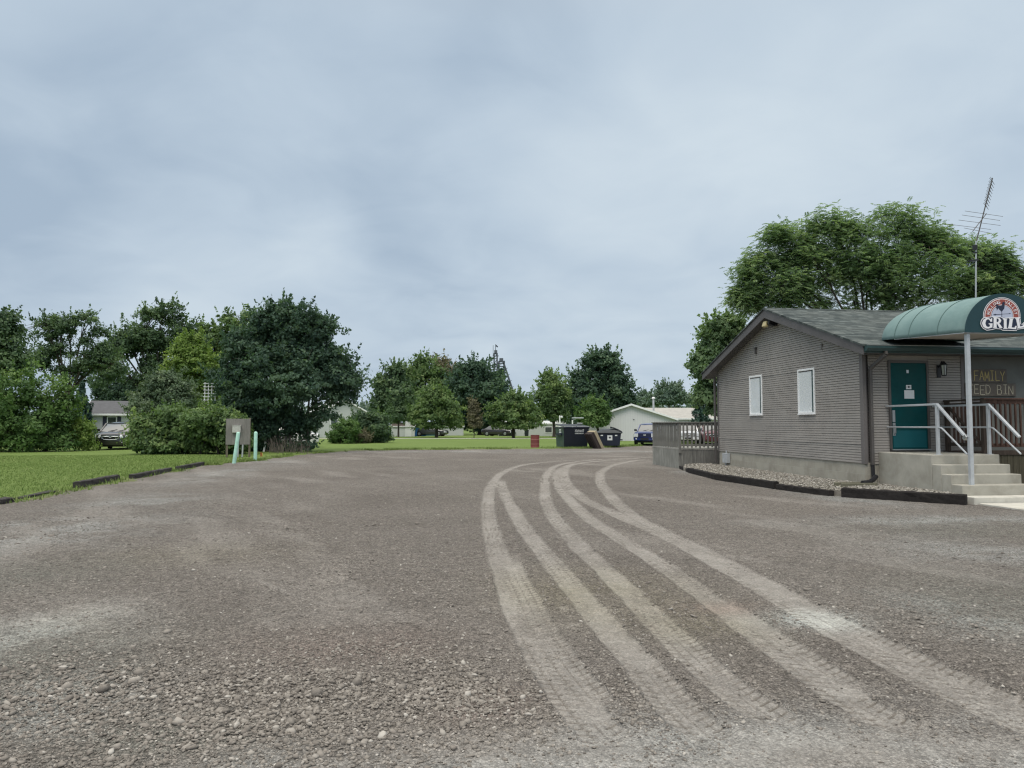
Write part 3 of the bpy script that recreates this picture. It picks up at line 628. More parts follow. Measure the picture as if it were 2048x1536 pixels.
m = MB().box(WX + .008, Y0 + .012, -.1, WX + .3, Y1 - .01, ZS + .01).box(WX + .31, Y0 + .004, -.1, XE, Y0 + .2, ZS); m.build('foundation', mt['block_wall'], bld)
MB().box(WX - .03, Y0 - .03, ZS - .02, WX + .06, Y0 + .10, ZE + .02).build('corner_board', mt['trim'], bld, .004)
MB().box(WX - .03, Y1 - .10, ZS - .02, WX + .06, Y1 + .03, ZE + .02).build('corner_board', mt['trim'], bld, .004)
MB().box(13.02, Y0 - .03, ZS - .02, 13.10, Y0 + .01, ZE + .1).build('corner_board', mt['trim'], bld, .004)
MB().box(13.12, Y0 - .055, 2.10, XE, Y0 - .01, 2.17).build('ledge', mt['trim'], bld, .004)
# roof: two shingled slabs, rake boards, soffit, gutter
def roofslab(y_e):
    return MB().prism([(y_e, roof_z(y_e)), (RY, RZ), (RY, RZ - .045), (y_e, roof_z(y_e) - .045)], lambda u, v, t: (t, u, v), RX0 - .03, XE + .3)
rf = roofslab(EY0 - .04).build('roof', mt['shingles'], bld); roofslab(EY1 + .04).build('roof', mt['shingles'], bld)
m = MB()
for i in range(68): x = RX0 - .02 + i * .31; m.prism([(RY - .15, roof_z(RY - .15) + .012), (RY, RZ + .014), (RY + .15, roof_z(RY + .15) + .012), (RY + .15, roof_z(RY + .15) + .004), (RY, RZ + .003), (RY - .15, roof_z(RY - .15) + .004)], lambda u, v, t: (t, u, v), x, x + .335)
m.build('ridge_cap', mt['shingles'], rf)
for ye in (EY0, EY1):
    MB().prism([(ye, roof_z(ye) - .045), (RY, RZ - .045), (RY, RZ - .29), (ye, roof_z(ye) - .25)], lambda u, v, t: (t, u, v), RX0, RX0 + .028).build('rake_board', mt['rake_board'], bld, .004)
    MB().prism([(ye, roof_z(ye) - .20), (RY, RZ - .20), (RY, RZ - .215), (ye, roof_z(ye) - .215)], lambda u, v, t: (t, u, v), RX0 + .028, WX + .1).build('soffit', mt['soffit'], bld)
MB().box(WX, EY0 + .02, 3.20, XE, Y0 - .02, 3.215).build('soffit', mt['soffit'], bld)
MB().box(RX0 + .03, EY0, 3.20, XE, EY0 + .02, 3.36).build('fascia', mt['gutter_paint'], bld)
gut = MB().prism([(EY0 - .005, 3.36), (EY0 - .13, 3.355), (EY0 - .135, 3.30), (EY0 - .09, 3.235), (EY0 - .005, 3.235)], lambda u, v, t: (t, u, v), RX0 + .03, XE).build('gutter', mt['gutter_paint'], bld)
MB().box(RX0 + .03, EY0 - .142, 3.357, XE, EY0 - .120, 3.368).build('gutter_lip', mt['metal_lip'], gut)
def spout(pts, foot=True):
    m = MB()
    for a, b in zip(pts[:-1], pts[1:]): m.bar(a, b, .085, .06, up=(1, 0, 0))
    return m
d = spout([(WX + .16, EY0 - .06, 3.24), (WX + .16, EY0 - .06, 3.16), (WX + .14, Y0 - .075, 2.88), (WX + .14, Y0 - .075, .62)]).build('downspout', mt['downspout_paint'], bld, .008)
MB().bar((WX + .14, Y0 - .075, .62), (WX + .12, Y0 - .12, .25), .075, .055, up=(1, 0, 0)).build('spout_elbow', mt['black_metal'], d, .006)
spout([(WX - .10, Y1 + .06, 3.2), (WX - .10, Y1 + .06, .25)]).build('downspout', mt['downspout_paint'], bld, .008)
# windows of the gable wall
def window(y0, y1, z0, z1):
    x = WX; f = .055; w = MB()
    w.box(x - .045, y0, z0, x + .0, y0 + f, z1).box(x - .045, y1 - f, z0, x, y1, z1).box(x - .0455, y0 + f, z1 - f, x, y1 - f, z1).box(x - .06, y0 + f, z0, x, y1 - f, z0 + f)
    w.box(x - .064, y0 - .01, z0 - .012, x, y1 + .01, z0 - .0005)
    fr = w.build('window', mt['white_paint'], bld, .004)
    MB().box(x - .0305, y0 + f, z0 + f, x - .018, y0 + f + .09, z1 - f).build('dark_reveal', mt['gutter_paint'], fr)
    MB().box(x - .026, y0 + f + .05, z0 + f, x - .010, y1 - f, z1 - f).build('pane', mt['window_blind'], fr)
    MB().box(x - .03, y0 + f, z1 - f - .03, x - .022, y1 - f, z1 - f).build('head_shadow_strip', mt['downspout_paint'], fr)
window(21.26, 22.10, 1.85, 3.08); window(18.28, 19.14, 1.84, 3.07)
# floodlight, hooks and meter box on the gable
fl = MB().lathe((0, 0, 0), [(.07, 0), (.075, .03), (.05, .05)], 12); fl.v = [(WX - .02 - z, 20.30 + x, 4.50 + y) for x, y, z in fl.v]; fl = fl.build('floodlight', mt['black_metal'], bld)
MB().bar((WX - .06, 20.3, 4.5), (WX - .13, 20.32, 4.52), .05, .05).obox((WX - .19, 20.30, 4.53), (.20, .20, .17), Matrix.Rotation(R(18), 3, 'Y')).build('lamp_housing', mt['black_metal'], fl, .015)
MB().obox((WX - .30, 20.42, 4.50), (.10, .22, .17), Matrix.Rotation(R(18), 3, 'Y')).build('lamp_lens', mt['lens_amber'], fl, .02)
MB().box(WX - .075, 21.58, 3.74, WX - .012, 21.64, 3.93).box(WX - .09, 21.56, 3.90, WX - .014, 21.66, 3.95).build('wall_bracket', mt['downspout_paint'], bld, .004)
MB().box(WX - .04, 17.88, 3.50, WX - .012, 17.93, 3.66).build('wall_patch', mt['trim'], bld, .003)
mtb = MB().box(WX - .14, 23.70, .28, WX + .0, 24.02, .60).build('meter_box', mt['galvanised'], bld, .008)
MB().tube([(WX - .06, 23.86, .60), (WX - .06, 23.86, .70)], .02, 8).build('conduit', mt['galvanised'], mtb)
MB().tube([(WX - .05, 23.93, .28), (WX - .05, 23.93, .02)], .022, 8).build('conduit', mt['galvanised'], mtb)
# entrance door
dr = MB().box(11.185, Y0 - .022, .985, 12.105, Y0 + .005, 3.02).build('door', mt['door_teal'], bld, .003)
MB().box(11.22, Y0 - .026, 1.02, 12.07, Y0 - .021, 1.42).build('kick_panel', mt['door_kick'], dr)
fr = MB().box(11.125, Y0 - .045, .985, 11.182, Y0 - .004, 3.08).box(12.108, Y0 - .045, .985, 12.165, Y0 - .004, 3.08).box(11.182, Y0 - .044, 3.023, 12.108, Y0 - .004, 3.08); fr.build('door_frame', mt['downspout_paint'], bld, .003)
MB().box(11.15, Y0 - .10, .955, 12.14, Y0 - .005, .983).build('threshold', mt['steel'], bld, .003)
h = MB().box(11.205, Y0 - .034, 1.62, 11.275, Y0 - .0225, 1.90).build('lock_plate', mt['steel'], dr, .003)
MB().box(11.205, Y0 - .034, 1.30, 11.275, Y0 - .0225, 1.60).tube([(11.24, Y0 - .035, 1.33), (11.24, Y0 - .085, 1.36), (11.24, Y0 - .085, 1.50), (11.24, Y0 - .035, 1.55)], .012, 8).build('handle', mt['steel'], dr)
MB().box(11.53, Y0 - .026, 2.175, 11.785, Y0 - .0225, 2.375).build('notice', mt['paper'], dr)
n2 = MB().box(11.58, Y0 - .026, 2.40, 11.715, Y0 - .0225, 2.50).build('notice', mt['paper'], dr)
MB().box(11.63, Y0 - .029, 2.43, 11.67, Y0 - .0262, 2.475).box(11.59, Y0 - .029, 2.448, 11.62, Y0 - .0262, 2.456).box(11.68, Y0 - .029, 2.448, 11.705, Y0 - .0262, 2.456).build('printed_mark', mt['ink'], n2)
MB().box(11.60, Y0 - .026, 2.78, 11.66, Y0 - .0225, 2.86).build('door_viewer', mt['steel'], dr, .003)
# wall lantern
ln = thing('wall_lantern', 'black carriage lantern fixed to the siding right of the teal door', 'lantern', (12.44, Y0, 2.8))
MB().box(12.39, Y0 - .035, 2.68, 12.49, Y0 - .012, 2.98).tube([(12.44, Y0 - .03, 2.92), (12.44, Y0 - .14, 3.06), (12.44, Y0 - .20, 3.02)], .014, 8).build('bracket', mt['black_metal'], ln)
m = MB().lathe((12.44, Y0 - .20, 2.98), [(.02, .08), (.035, .05), (.085, 0), (.085, -.015)], 6)
for k in range(6): a = math.pi * k / 3; m.bar((12.44 + .07 * math.cos(a), Y0 - .2 + .07 * math.sin(a), 2.965), (12.44 + .052 * math.cos(a), Y0 - .2 + .052 * math.sin(a), 2.73), .012, .012)
m.lathe((12.44, Y0 - .20, 2.70), [(.02, 0), (.058, .012), (.058, .03)], 6); m.build('cage', mt['black_metal'], ln)
MB().lathe((12.44, Y0 - .20, 2.735), [(.045, 0), (.062, .23)], 6).build('glass', mt['lamp_glass'], ln)
# ================================================================ STEPS, RAILS, SIDEWALK
SX0, SX1 = 10.83, 12.42
st = thing('entrance_steps', 'stained concrete entrance steps with a square landing', 'steps', (SX0, 13.2, 0))
def slab(y0, y1, z, x0=SX0, x1=SX1): return MB().box(x0, y0, -.1, x1, y1, z)
MB().box(SX0, 14.38, -.1, SX1, Y0 - .012, .92).build('landing', mt['concrete'], st, .018)
for (ya, yb, z) in ((14.10, 14.377, .725), (13.82, 14.097, .54), (13.52, 13.817, .35)): slab(ya, yb, z).build('step', mt['concrete'], st, .016)
MB().box(SX0 - .02, 13.18, -.1, SX1 + .25, 13.517, .145).build('step', mt['concrete_worn'], st, .016)
props(MB().box(SX0 + .05, 11.2, -.1, 13.4, 13.15, .035).build('sidewalk', mt['concrete_worn'], None, .01), kind='structure')
def pipe_rail(x, name, label, ex):
    t = thing(name, label, 'handrail', (x, 14.45, .92)); zt = 1.97
    MB().bar((x, 14.47, .90), (x, 14.47, zt), .06, .06, up=(0, 1, 0)).obox((x, 14.47, .925), (.11, .11, .012)).build('post', mt['galvanised'], t, .006)
    MB().bar((x, Y0 - .03, zt + .02), (x, 14.44, zt + .02), .065, .045).bar((x, 14.46, zt + .02), (x, 13.66, 1.30), .065, .045).build('top_rail', mt['galvanised'], t, .008)
    MB().tube([(x, Y0 - .03, 1.50), (x, 14.47, 1.50), (x, 14.36, 1.49), (x, 14.28, 1.44), (x, 13.64, .96)], .018, 8).build('lower_rail', mt['galvanised'], t, smooth=True)
    if ex: MB().obox((x, 13.66, 1.30), (.085, .11, .07), Matrix.Rotation(R(-38), 3, 'X')).tube([(x - .05, 13.70, 1.335), (x + .05, 13.70, 1.335)], .010, 6).build('clamp', mt['steel'], t, .006)
pipe_rail(11.06, 'handrail', 'pale metal pipe handrail on the door side of the steps, running back to the wall', True)
pipe_rail(12.26, 'handrail', 'pale metal pipe handrail on the right side of the steps beside the brown deck', False)
# ================================================================ CANOPY
cx, cr, ch = 11.84, .89, .80; CY0, CY1 = 13.46, 16.35
can = thing('entrance_canopy', 'rounded green canvas canopy over the steps with a dark front and round sign', 'awning', (cx, CY0, 3.4))
def cz(y): return 3.41 + (y - CY0) * .047
def arch(y, k=1.0, lift=0.0, n=28):
    w = cr + .17 * (y - CY0) / 2.5          # the hoops widen a little towards the roof
    return [(cx - w * k * math.cos(math.pi * i / n) , y, cz(y) + lift + ch * k * math.sin(math.pi * i / n)) for i in range(n + 1)]
ys = [CY0, 13.75, 14.1, 14.28, 14.6, 14.95, 15.1, 15.45]; rings = []
for y in ys:
    dip = .012 * math.sin((y - CY0) * 7.5); rings.append(arch(y, 1 - abs(dip) * .6))
for t in np.linspace(.15, 1.0, 9): rings.append(arch(15.45 + (CY1 - 15.45) * math.sin(t * math.pi / 2), max(math.cos(t * math.pi / 2), .03) ** .45))
m = MB(); n = 29
m.add([p for r_ in rings for p in r_], [(i * n + j, i * n + j + 1, (i + 1) * n + j + 1, (i + 1) * n + j) for i in range(len(rings) - 1) for j in range(n - 1)])
cv = m.build('canvas', mt['canvas'], can, smooth='all'); sm = cv.modifiers.new('thick', 'SOLIDIFY'); sm.thickness = .006; sm.offset = -1
for y in (14.19, 15.02, 15.46): MB().tube([(p[0], p[1], p[2] + .003) for p in arch(y, 1.001)], .007, 6).build('seam', mt['canvas_seam'], cv)
fa = arch(CY0 - .004, 1.005, 0, 40)
front = MB().add(fa + [(p[0], p[1] - .012, p[2]) for p in fa], [tuple(range(41)), tuple(range(81, 40, -1))] + [(i, i + 1, i + 42, i + 41) for i in range(40)] + [(40, 0, 41, 81)]).build('front_panel', mt['canvas_front'], can)
MB().add([(cx - cr + .02, CY0 + .03, cz(CY0) + .02), (cx + cr - .02, CY0 + .03, cz(CY0) + .02), (cx + cr + .10, 15.6, cz(15.6) + .02), (cx - cr - .10, 15.6, cz(15.6) + .02)], [(0, 1, 2, 3)]).build('lining', mt['canopy_lining'], can)
m = MB().bar((cx - cr + .02, CY0 + .03, cz(CY0)), (cx - cr - .10, 15.5, cz(15.5)), .03, .03).bar((cx + cr - .02, CY0 + .03, cz(CY0)), (cx + cr - .02, 15.5, cz(15.5)), .03, .03).bar((cx - cr, CY0 + .03, cz(CY0)), (cx + cr, CY0 + .03, cz(CY0)), .03, .03)
m.build('frame', mt['galvanised'], can)
for px_ in (11.10, 12.60):
    p = MB().bar((px_ + .0, 13.60, .15), (px_ - .02, 13.56, 3.40), .075, .075, up=(0, 1, 0)).build('post', mt['galvanised'], can, .006)
    MB().obox((px_, 13.60, .152), (.15, .15, .012)).cyl((px_ + .05, 13.56, .158), .01, .015, 8).cyl((px_ - .05, 13.64, .158), .01, .015, 8).build('base_plate', mt['steel'], p)
# ---- round sign on the canopy front: survey coordinates of the sign converted to its plane
LY = CY0 - .016
def lg(u, v): q = ony(1940 + u / 13.963, 570 + v / 13.963, LY); return (q[0], q[2])
def plate(name, poly, lvl, m, parent, th=.002):
    return MB().prism([lg(u, v) for u, v in poly], lambda u, v, t: (u, t, v), LY - lvl, LY - lvl - th).build(name, m, parent)
def arcpoly(r, base=915, cu=885, cv_=865, n=40, ry=1.0):
    return [(cu + r, base)] + [(cu + r * math.cos(math.pi * i / n), cv_ - r * ry * math.sin(math.pi * i / n)) for i in range(n + 1)] + [(cu - r, base)]
logo = plate('logo', arcpoly(520), 0, mt['logo_white'], front)
plate('logo_ring', arcpoly(505), .002, mt['logo_navy'], logo); plate('logo_ring', arcpoly(488), .004, mt['logo_pink'], logo); plate('logo_band', arcpoly(462), .006, mt['logo_red'], logo); plate('logo_ring', arcpoly(320), .008, mt['logo_pink'], logo); plate('logo_ring', arcpoly(302), .010, mt['logo_navy'], logo); plate('logo_disc', arcpoly(292), .012, mt['logo_lavender'], logo)
roo = [(700, 560), (740, 545), (790, 575), (850, 590), (880, 560), (885, 510), (905, 475), (940, 478), (962, 505), (948, 535), (950, 600), (940, 660), (905, 705), (875, 745), (860, 745), (835, 720), (800, 690), (780, 650), (750, 690), (728, 720), (735, 670), (705, 640), (722, 600)]
plate('rooster', roo, .014, mt['logo_navy'], logo)
plate('vane', [(640, 822), (690, 810), (730, 822), (865, 812), (865, 745), (880, 745), (880, 811), (1080, 800), (1075, 786), (1130, 800), (1078, 818), (1080, 810), (880, 822), (880, 880), (890, 900), (860, 900), (866, 880), (866, 824), (730, 838), (690, 850), (640, 838)], .0142, mt['logo_navy'], logo)
def text_mesh(s, size):
    c = bpy.data.curves.new('txt', 'FONT'); c.body = s; c.size = size; c.align_x = 'CENTER'; c.resolution_u = 3; c.offset = .010 * size
    o = bpy.data.objects.new('txt', c); COL.objects.link(o); dg = bpy.context.evaluated_depsgraph_get(); me = bpy.data.meshes.new_from_object(o.evaluated_get(dg))
    v = [tuple(p.co) for p in me.vertices]; f = [tuple(p.vertices) for p in me.polygons]; bpy.data.objects.remove(o); bpy.data.meshes.remove(me); bpy.data.curves.remove(c); return v, f
def arc_text(word, a0, a1, r=352, size=118):
    m = MB()
    for i, chx in enumerate(word):
        a = R(a0 + (a1 - a0) * i / (len(word) - 1)); v, f = text_mesh(chx, size)
        # glyph frame: up is outward
        out = []
        for (x, y, _) in v:
            rr = r + y * 1.0; u = 885 + rr * math.cos(a) + x * math.sin(a); w = 865 - (rr * math.sin(a) - x * math.cos(a)); q = lg(u, w); out.append((q[0], LY - .0125, q[1]))
        m.add(out, f)
    return m.build('lettering', mt['logo_white'], logo)
arc_text('ROLLING', 170, 104); arc_text('VALLEY', 73, 11)
blob_ = [(272, 1080), (285, 1000), (330, 935), (385, 905), (600, 880), (840, 885), (910, 925), (1050, 910), (1395, 905), (1392, 960), (1405, 1090), (1440, 1095), (1490, 1035), (1560, 1030), (1600, 1110), (1560, 1210), (1300, 1245), (1285, 1285), (1160, 1282), (880, 1272), (850, 1240), (700, 1228), (590, 1258), (450, 1276), (355, 1225), (295, 1155)]
def shrink(poly, k):
    cu = sum(p[0] for p in poly) / len(poly); cv_ = sum(p[1] for p in poly) / len(poly); n = len(poly); out = []
    for i in range(n):
        a, b_ = poly[i - 1], poly[(i + 1) % n]; tx, ty = b_[0] - a[0], b_[1] - a[1]; L_ = math.hypot(tx, ty); out.append((poly[i][0] - ty / L_ * k, poly[i][1] + tx / L_ * k))
    return out
plate('word_outline', blob_, .015, mt['logo_white'], logo); plate('word_backing', shrink(blob_, 20), .017, mt['logo_navy'], logo)
gl = MB()
def gp(poly, k=0): gl.prism([lg(u, v) for u, v in poly], lambda u, v, t: (u, t, v), LY - .019, LY - .0225 - k * .0003)
g = [(575, 1010), (560, 960), (500, 925), (430, 925), (350, 975), (312, 1070), (340, 1160), (410, 1215), (490, 1222), (600, 1190), (608, 1075), (500, 1075), (500, 1100), (540, 1112), (530, 1160), (485, 1180), (430, 1150), (405, 1070), (430, 985), (480, 955), (525, 985), (545, 1020)]
gp(g); gp([(575, 925), (595, 925), (595, 1030), (545, 1030)], 1)
gp([(615, 905), (720, 905), (720, 1180), (740, 1200), (610, 1200), (635, 1175), (640, 935)], 0); gp([(715, 905), (800, 925), (850, 985), (830, 1050), (770, 1075), (720, 1080), (720, 1045), (765, 1035), (785, 985), (765, 945), (720, 938)], 1); gp([(725, 1070), (790, 1065), (870, 1180), (885, 1200), (800, 1205), (740, 1095)], 2)
gp([(880, 945), (1020, 945), (1000, 975), (1000, 1205), (1035, 1228), (900, 1228), (925, 1200), (920, 975)], 0)
gp([(1060, 935), (1200, 940), (1170, 970), (1140, 1190), (1220, 1195), (1255, 1140), (1280, 1150), (1262, 1240), (1025, 1215), (1050, 1185), (1085, 965)], 0)
gp([(1230, 935), (1375, 920), (1350, 955), (1375, 1160), (1450, 1140), (1490, 1075), (1520, 1070), (1530, 1180), (1290, 1215), (1310, 1180), (1265, 965)], 1)
gl.build('lettering', mt['logo_white'], logo)
# ================================================================ FAMILY FEED BIN boards
def strokes(m, word, x0, x1, z0, z1, y, w=.016):
    G = {'F': [((0, 0), (0, 1)), ((0, 1), (.8, 1)), ((0, .52), (.6, .52))], 'A': [((0, 0), (.4, 1)), ((.4, 1), (.8, 0)), ((.14, .38), (.66, .38))], 'M': [((0, 0), (.05, 1)), ((.05, 1), (.4, .25)), ((.4, .25), (.75, 1)), ((.75, 1), (.8, 0))],
         'I': [((.4, 0), (.4, 1)), ((.1, 1), (.7, 1)), ((.1, 0), (.7, 0))], 'L': [((.1, 1), (.1, 0)), ((.1, 0), (.8, 0))], 'Y': [((0, 1), (.4, .5)), ((.8, 1), (.4, .5)), ((.4, .5), (.4, 0))], 'E': [((0, 0), (0, 1)), ((0, 1), (.75, 1)), ((0, .52), (.6, .52)), ((0, 0), (.75, 0))],
         'D': [((0, 0), (0, 1)), ((0, 1), (.55, .9)), ((.55, .9), (.75, .6)), ((.75, .6), (.7, .25)), ((.7, .25), (.45, 0)), ((.45, 0), (0, 0))], 'B': [((0, 0), (0, 1)), ((0, 1), (.6, .95)), ((.6, .95), (.65, .7)), ((.65, .7), (.5, .54)), ((0, .54), (.5, .54)), ((.5, .54), (.75, .35)), ((.75, .35), (.65, .03)), ((.65, .03), (0, 0))],
         'N': [((0, 0), (0, 1)), ((0, 1), (.75, 0)), ((.75, 0), (.75, 1))]}
    n = len(word); cw = (x1 - x0) / n
    for i, c in enumerate(word):
        if c == ' ': continue
        dz = .012 * math.sin(i * 2.3)
        for (a, b_) in G[c]: m.bar((x0 + (i + a[0]) * cw, y, z0 + dz + a[1] * (z1 - z0)), (x0 + (i + b_[0]) * cw, y, z0 + dz + b_[1] * (z1 - z0)), w, .006, up=(0, 1, 0))
    return m
sg = MB().box(13.10, Y0 - .05, 2.245, 14.45, Y0 - .0125, 2.555).build('lettered_board', mt['sign_board'], None, .006, loc=(13.1, Y0, 2.245)); props(sg, 'lower hand lettered board reading FEED BIN on the grey wall', 'sign')
strokes(MB(), 'FEED', 13.19, 13.795, 2.29, 2.51, Y0 - .054).build('lettering', mt['sign_grey'], sg); strokes(MB(), 'BIN', 13.946, 14.40, 2.29, 2.51, Y0 - .054).build('lettering', mt['sign_grey'], sg)
sf = MB().box(13.24, Y0 - .05, 2.57, 14.22, Y0 - .0125, 2.90).build('lettered_board', mt['sign_board'], None, .006, loc=(13.24, Y0, 2.57)); props(sf, 'upper hand lettered board reading FAMILY on the grey wall', 'sign')
strokes(MB(), 'FAMILY', 13.35, 14.18, 2.62, 2.85, Y0 - .054).build('lettering', mt['sign_yellow'], sf)
# ================================================================ BROWN FRONT DECK
fd = thing('front_deck', 'dark brown wooden deck with picket railing right of the steps', 'deck', (12.5, 14.95, 0))
DX0, DX1, DY = 12.50, 17.5, 14.95
MB().box(DX0, DY, .90, DX1, Y0 - .02, .94).build('floor', mt['brown_wood'], fd)
m = MB()
for i in range(int((DX1 - DX0) / .145)): x = DX0 + i * .145; m.box(x, DY - .025, .02, x + .139, DY - .002, .88 + .006 * math.sin(i * 5))
m.build('skirt', mt['olive_wood'], fd, .003)
MB().box(DX0, DY - .05, .885, DX1, DY - .027, .99).build('rim_board', mt['brown_wood'], fd, .004)
for (x, y) in ((DX0 + .05, DY - .0), (DX0 + 2.1, DY), (DX0 + 4.2, DY), (DX0 + .05, Y0 - .12)): MB().box(x - .045, y - .045, .80, x + .045, y + .045, 2.13).build('post', mt['brown_wood'], fd, .005)
MB().box(DX0 + .02, DY - .07, 2.115, DX1, DY + .05, 2.15).box(DX0 + .1, DY - .02, 2.02, DX1, DY + .02, 2.112).box(DX0 + .1, DY - .02, 1.06, DX1, DY + .02, 1.14).build('rail', mt['red_brown_wood'], fd, .005)
MB().box(DX0 + .01, DY + .055, 2.10, DX0 + .10, Y0 - .04, 2.14).box(DX0 + .035, DY + .05, 1.98, DX0 + .075, Y0 - .08, 2.06).box(DX0 + .035, DY + .05, 1.06, DX0 + .075, Y0 - .08, 1.14).bar((DX0 + .055, DY + .08, 1.12), (DX0 + .055, Y0 - .15, 1.98), .03, .08, up=(1, 0, 0)).build('rail', mt['brown_wood'], fd, .005)
bal = MB().box(-.018, -.018, 0, .018, .018, .93).build('baluster', mt['red_brown_wood'], fd, .004, local=True); first = True
for i in range(19):
    b = bal if first else bal.copy()
    if not first: COL.objects.link(b); b.parent = fd
    b.location = (.19 + i * .122, -.042, 1.10); first = False
for i in range(7):
    b = bal.copy(); COL.objects.link(b); b.parent = fd; b.location = (.055, .17 + i * .125, 1.08)
# ================================================================ GREY SIDE DECK
sd_ = thing('side_deck', 'weathered grey wooden deck with picket railing at the rear corner of the building', 'deck', (9.45, 25.5, 0))
AX, AY, BX, BY = 9.35, 25.4, 13.2, 28.3; ZD, ZR = .73, 1.66
m = MB()
for i in range(27): x = AX - .03 + i * .143; m.box(x, AY - .03, ZD - .038, x + .137, BY, ZD)
m.build('floor', mt['deck_floor_wood'], sd_, .003)
m = MB()
for i in range(24): x = AX + i * .16 + .004; m.box(x, AY - .0, -.03 - .02 * math.sin(i * 3), x + .152, AY + .022, ZD - .05 + .004 * math.sin(i * 7))
m.build('skirt', mt['deck_grey_wood'], sd_, .003)
m = MB()
for i in range(18): y = AY + i * .16 + .004; m.box(AX - .022, y, -.03 - .02 * math.sin(i * 4), AX + .0, y + .152, ZD - .05 + .004 * math.sin(i * 5))
m.build('skirt', mt['deck_skirt_wood'], sd_, .003)
for (x, y) in ((AX + .03, AY + .0), (AX + 1.55, AY), (AX + .03, BY - .05), (AX + 2.9, AY)): MB().box(x - .045, y - .045, .55, x + .045, y + .045, ZR - .01).build('post', mt['deck_grey_wood'], sd_, .005)
MB().box(AX - .06, AY - .07, ZR - .035, BX, AY + .07, ZR).box(AX + .08, AY - .02, ZR - .13, BX, AY + .02, ZR - .04).box(AX + .08, AY - .02, ZD + .06, BX, AY + .02, ZD + .14).build('rail', mt['deck_grey_wood'], sd_, .005)
MB().box(AX - .06, AY + .075, ZR - .037, AX + .08, BY, ZR - .002).box(AX + .01, AY + .05, ZR - .13, AX + .05, BY, ZR - .04).box(AX + .01, AY + .05, ZD + .06, AX + .05, BY, ZD + .14).build('rail', mt['deck_grey_wood'], sd_, .005)
MB().box(AX, BY - .02, ZR - .13, BX, BY + .02, ZR).build('rail', mt['deck_grey_wood'], sd_, .005)
bal = MB().box(-.032, -.012, 0, .032, .012, .92).build('baluster', mt['deck_grey_wood'], sd_, .003, local=True)
spots = [(x, AY - .034, 0) for x in np.arange(AX + .16, BX - .1, .152)] + [(AX - .004, y, 90) for y in np.arange(AY + .12, BY - .08, .125)]
for i, (x, y, a) in enumerate(spots):
    b = bal if i == 0 else bal.copy()
    if i: COL.objects.link(b); b.parent = sd_
    b.location = (x - 9.45, y - 25.5, ZD + .015 + .012 * math.sin(i * 2.9)); b.rotation_euler = (0, R(1.2) * math.sin(i * 4.1), R(a))
# ================================================================ GRAVEL BED AND TIMBERS ALONG THE WALL
bed_poly = [(9.5, 25.35), (9.05, 24.2), (8.66, 20.7), (8.98, 17.1), (9.2, 15.2), (9.35, 14.9), (10.75, 13.35), (10.80, 14.0), (10.80, 16.15), (10.49, 16.2), (10.49, 24.6), (10.49, 25.35)]
props(MB().prism(bed_poly, lambda u, v, t: (u, v, t), -.05, .10).build('gravel_bed', M_plain('bed_soil', (.24, .22, .19), .95, .3, 9, bump=.6, bscale=30), None), kind='structure')
N = 21000; x = RNG.uniform(8.4, 10.9, N); y = RNG.uniform(13.2, 25.4, N); k = poly_sdf(x, y, bed_poly) > .02; x, y = x[k], y[k]
s = np.clip(.021 * np.exp(RNG.normal(0, .3, len(x))), .01, .042); zb = .10 + .07 * sstep(.1, 1.2, x - 8.7 - .22 * np.abs(y - 20) * .1) + RNG.uniform(-.01, .022, len(x))
props(stones('bed_stones', np.stack([x, y, zb], 1), s, mat_stone('bed_stone', [(0, (.14, .125, .105)), (.35, (.25, .232, .20)), (.75, (.36, .34, .30)), (1, (.52, .50, .46))]), fine=False, jitter=.12), 'pale rounded stones filling the bed along the gable wall', 'gravel', kind='stuff')
def timber(a, b, h, w, label, m, z=0.0, twist=0, cat='timber', top=None):
    a = Vector((*a, z + h / 2)); b_ = Vector((*b, z + h / 2)); mid = (a + b_) / 2; L_ = (b_ - a).length; mb = MB(); n = 18; jr = np.random.default_rng(int(L_ * 1000)); d = (b_ - a) / L_; sx = Vector((-d.y, d.x, 0)); rings = []
    for i in range(n + 1):
        p = a + (b_ - a) * (i / n); q = 1 + .05 * math.sin(i * 2.7 + L_); tw = R(twist) * (i / n - .5); p = p + d * (jr.normal(0, .04) if i in (0, n) else 0)
        ring = []
        for (u, v) in ((-.5, -.5), (.5, -.5), (.5, .1), (.5, .40), (.40, .5), (.1, .5), (-.2, .5), (-.42, .5), (-.5, .40), (-.5, .0)):
            u, v = u + jr.normal(0, .028), v + jr.normal(0, .03) * (v > -.4)
            if i in (0, n): v *= .8 + .3 * jr.random()
            uu, vv = u * w * q, v * h * (1 + .06 * math.sin(i * 1.9)); ring.append(p + sx * (uu * math.cos(tw) - vv * math.sin(tw)) + Vector((0, 0, uu * math.sin(tw) + vv * math.cos(tw))))
        rings.append(ring)
    base = Vector((mid.x, mid.y, 0))
    o = mb.loft(rings).build('edging_timber', m, None, .006, loc=base); props(o, label, cat, None); return o
bt = mt['black_timber']
timber((9.36, 25.2), (8.93, 23.1), .13, .15, 'short charred edging timber at the corner of the grey side deck', bt, -.02)
timber((8.90, 23.2), (8.55, 20.2), .16, .15, 'longest dark edging timber between the stone bed and the gravel lot', bt, 0, 4)
timber((8.52, 20.2), (8.78, 17.2), .17, .15, 'dark edging timber with a raised end, below the two gable windows', bt, .0, -3)
timber((8.80, 17.1), (9.05, 15.25), .14, .15, 'short dark edging timber ending at a tuft of weeds', bt, -.02)
timber((9.12, 15.05), (10.62, 13.25), .20, .16, 'thick black edging timber running up to the concrete steps', bt, 0)
sb = thing('splash_block', 'mossy splash trough below the corner downspout', 'splash block', (10.2, 15.75, .1))
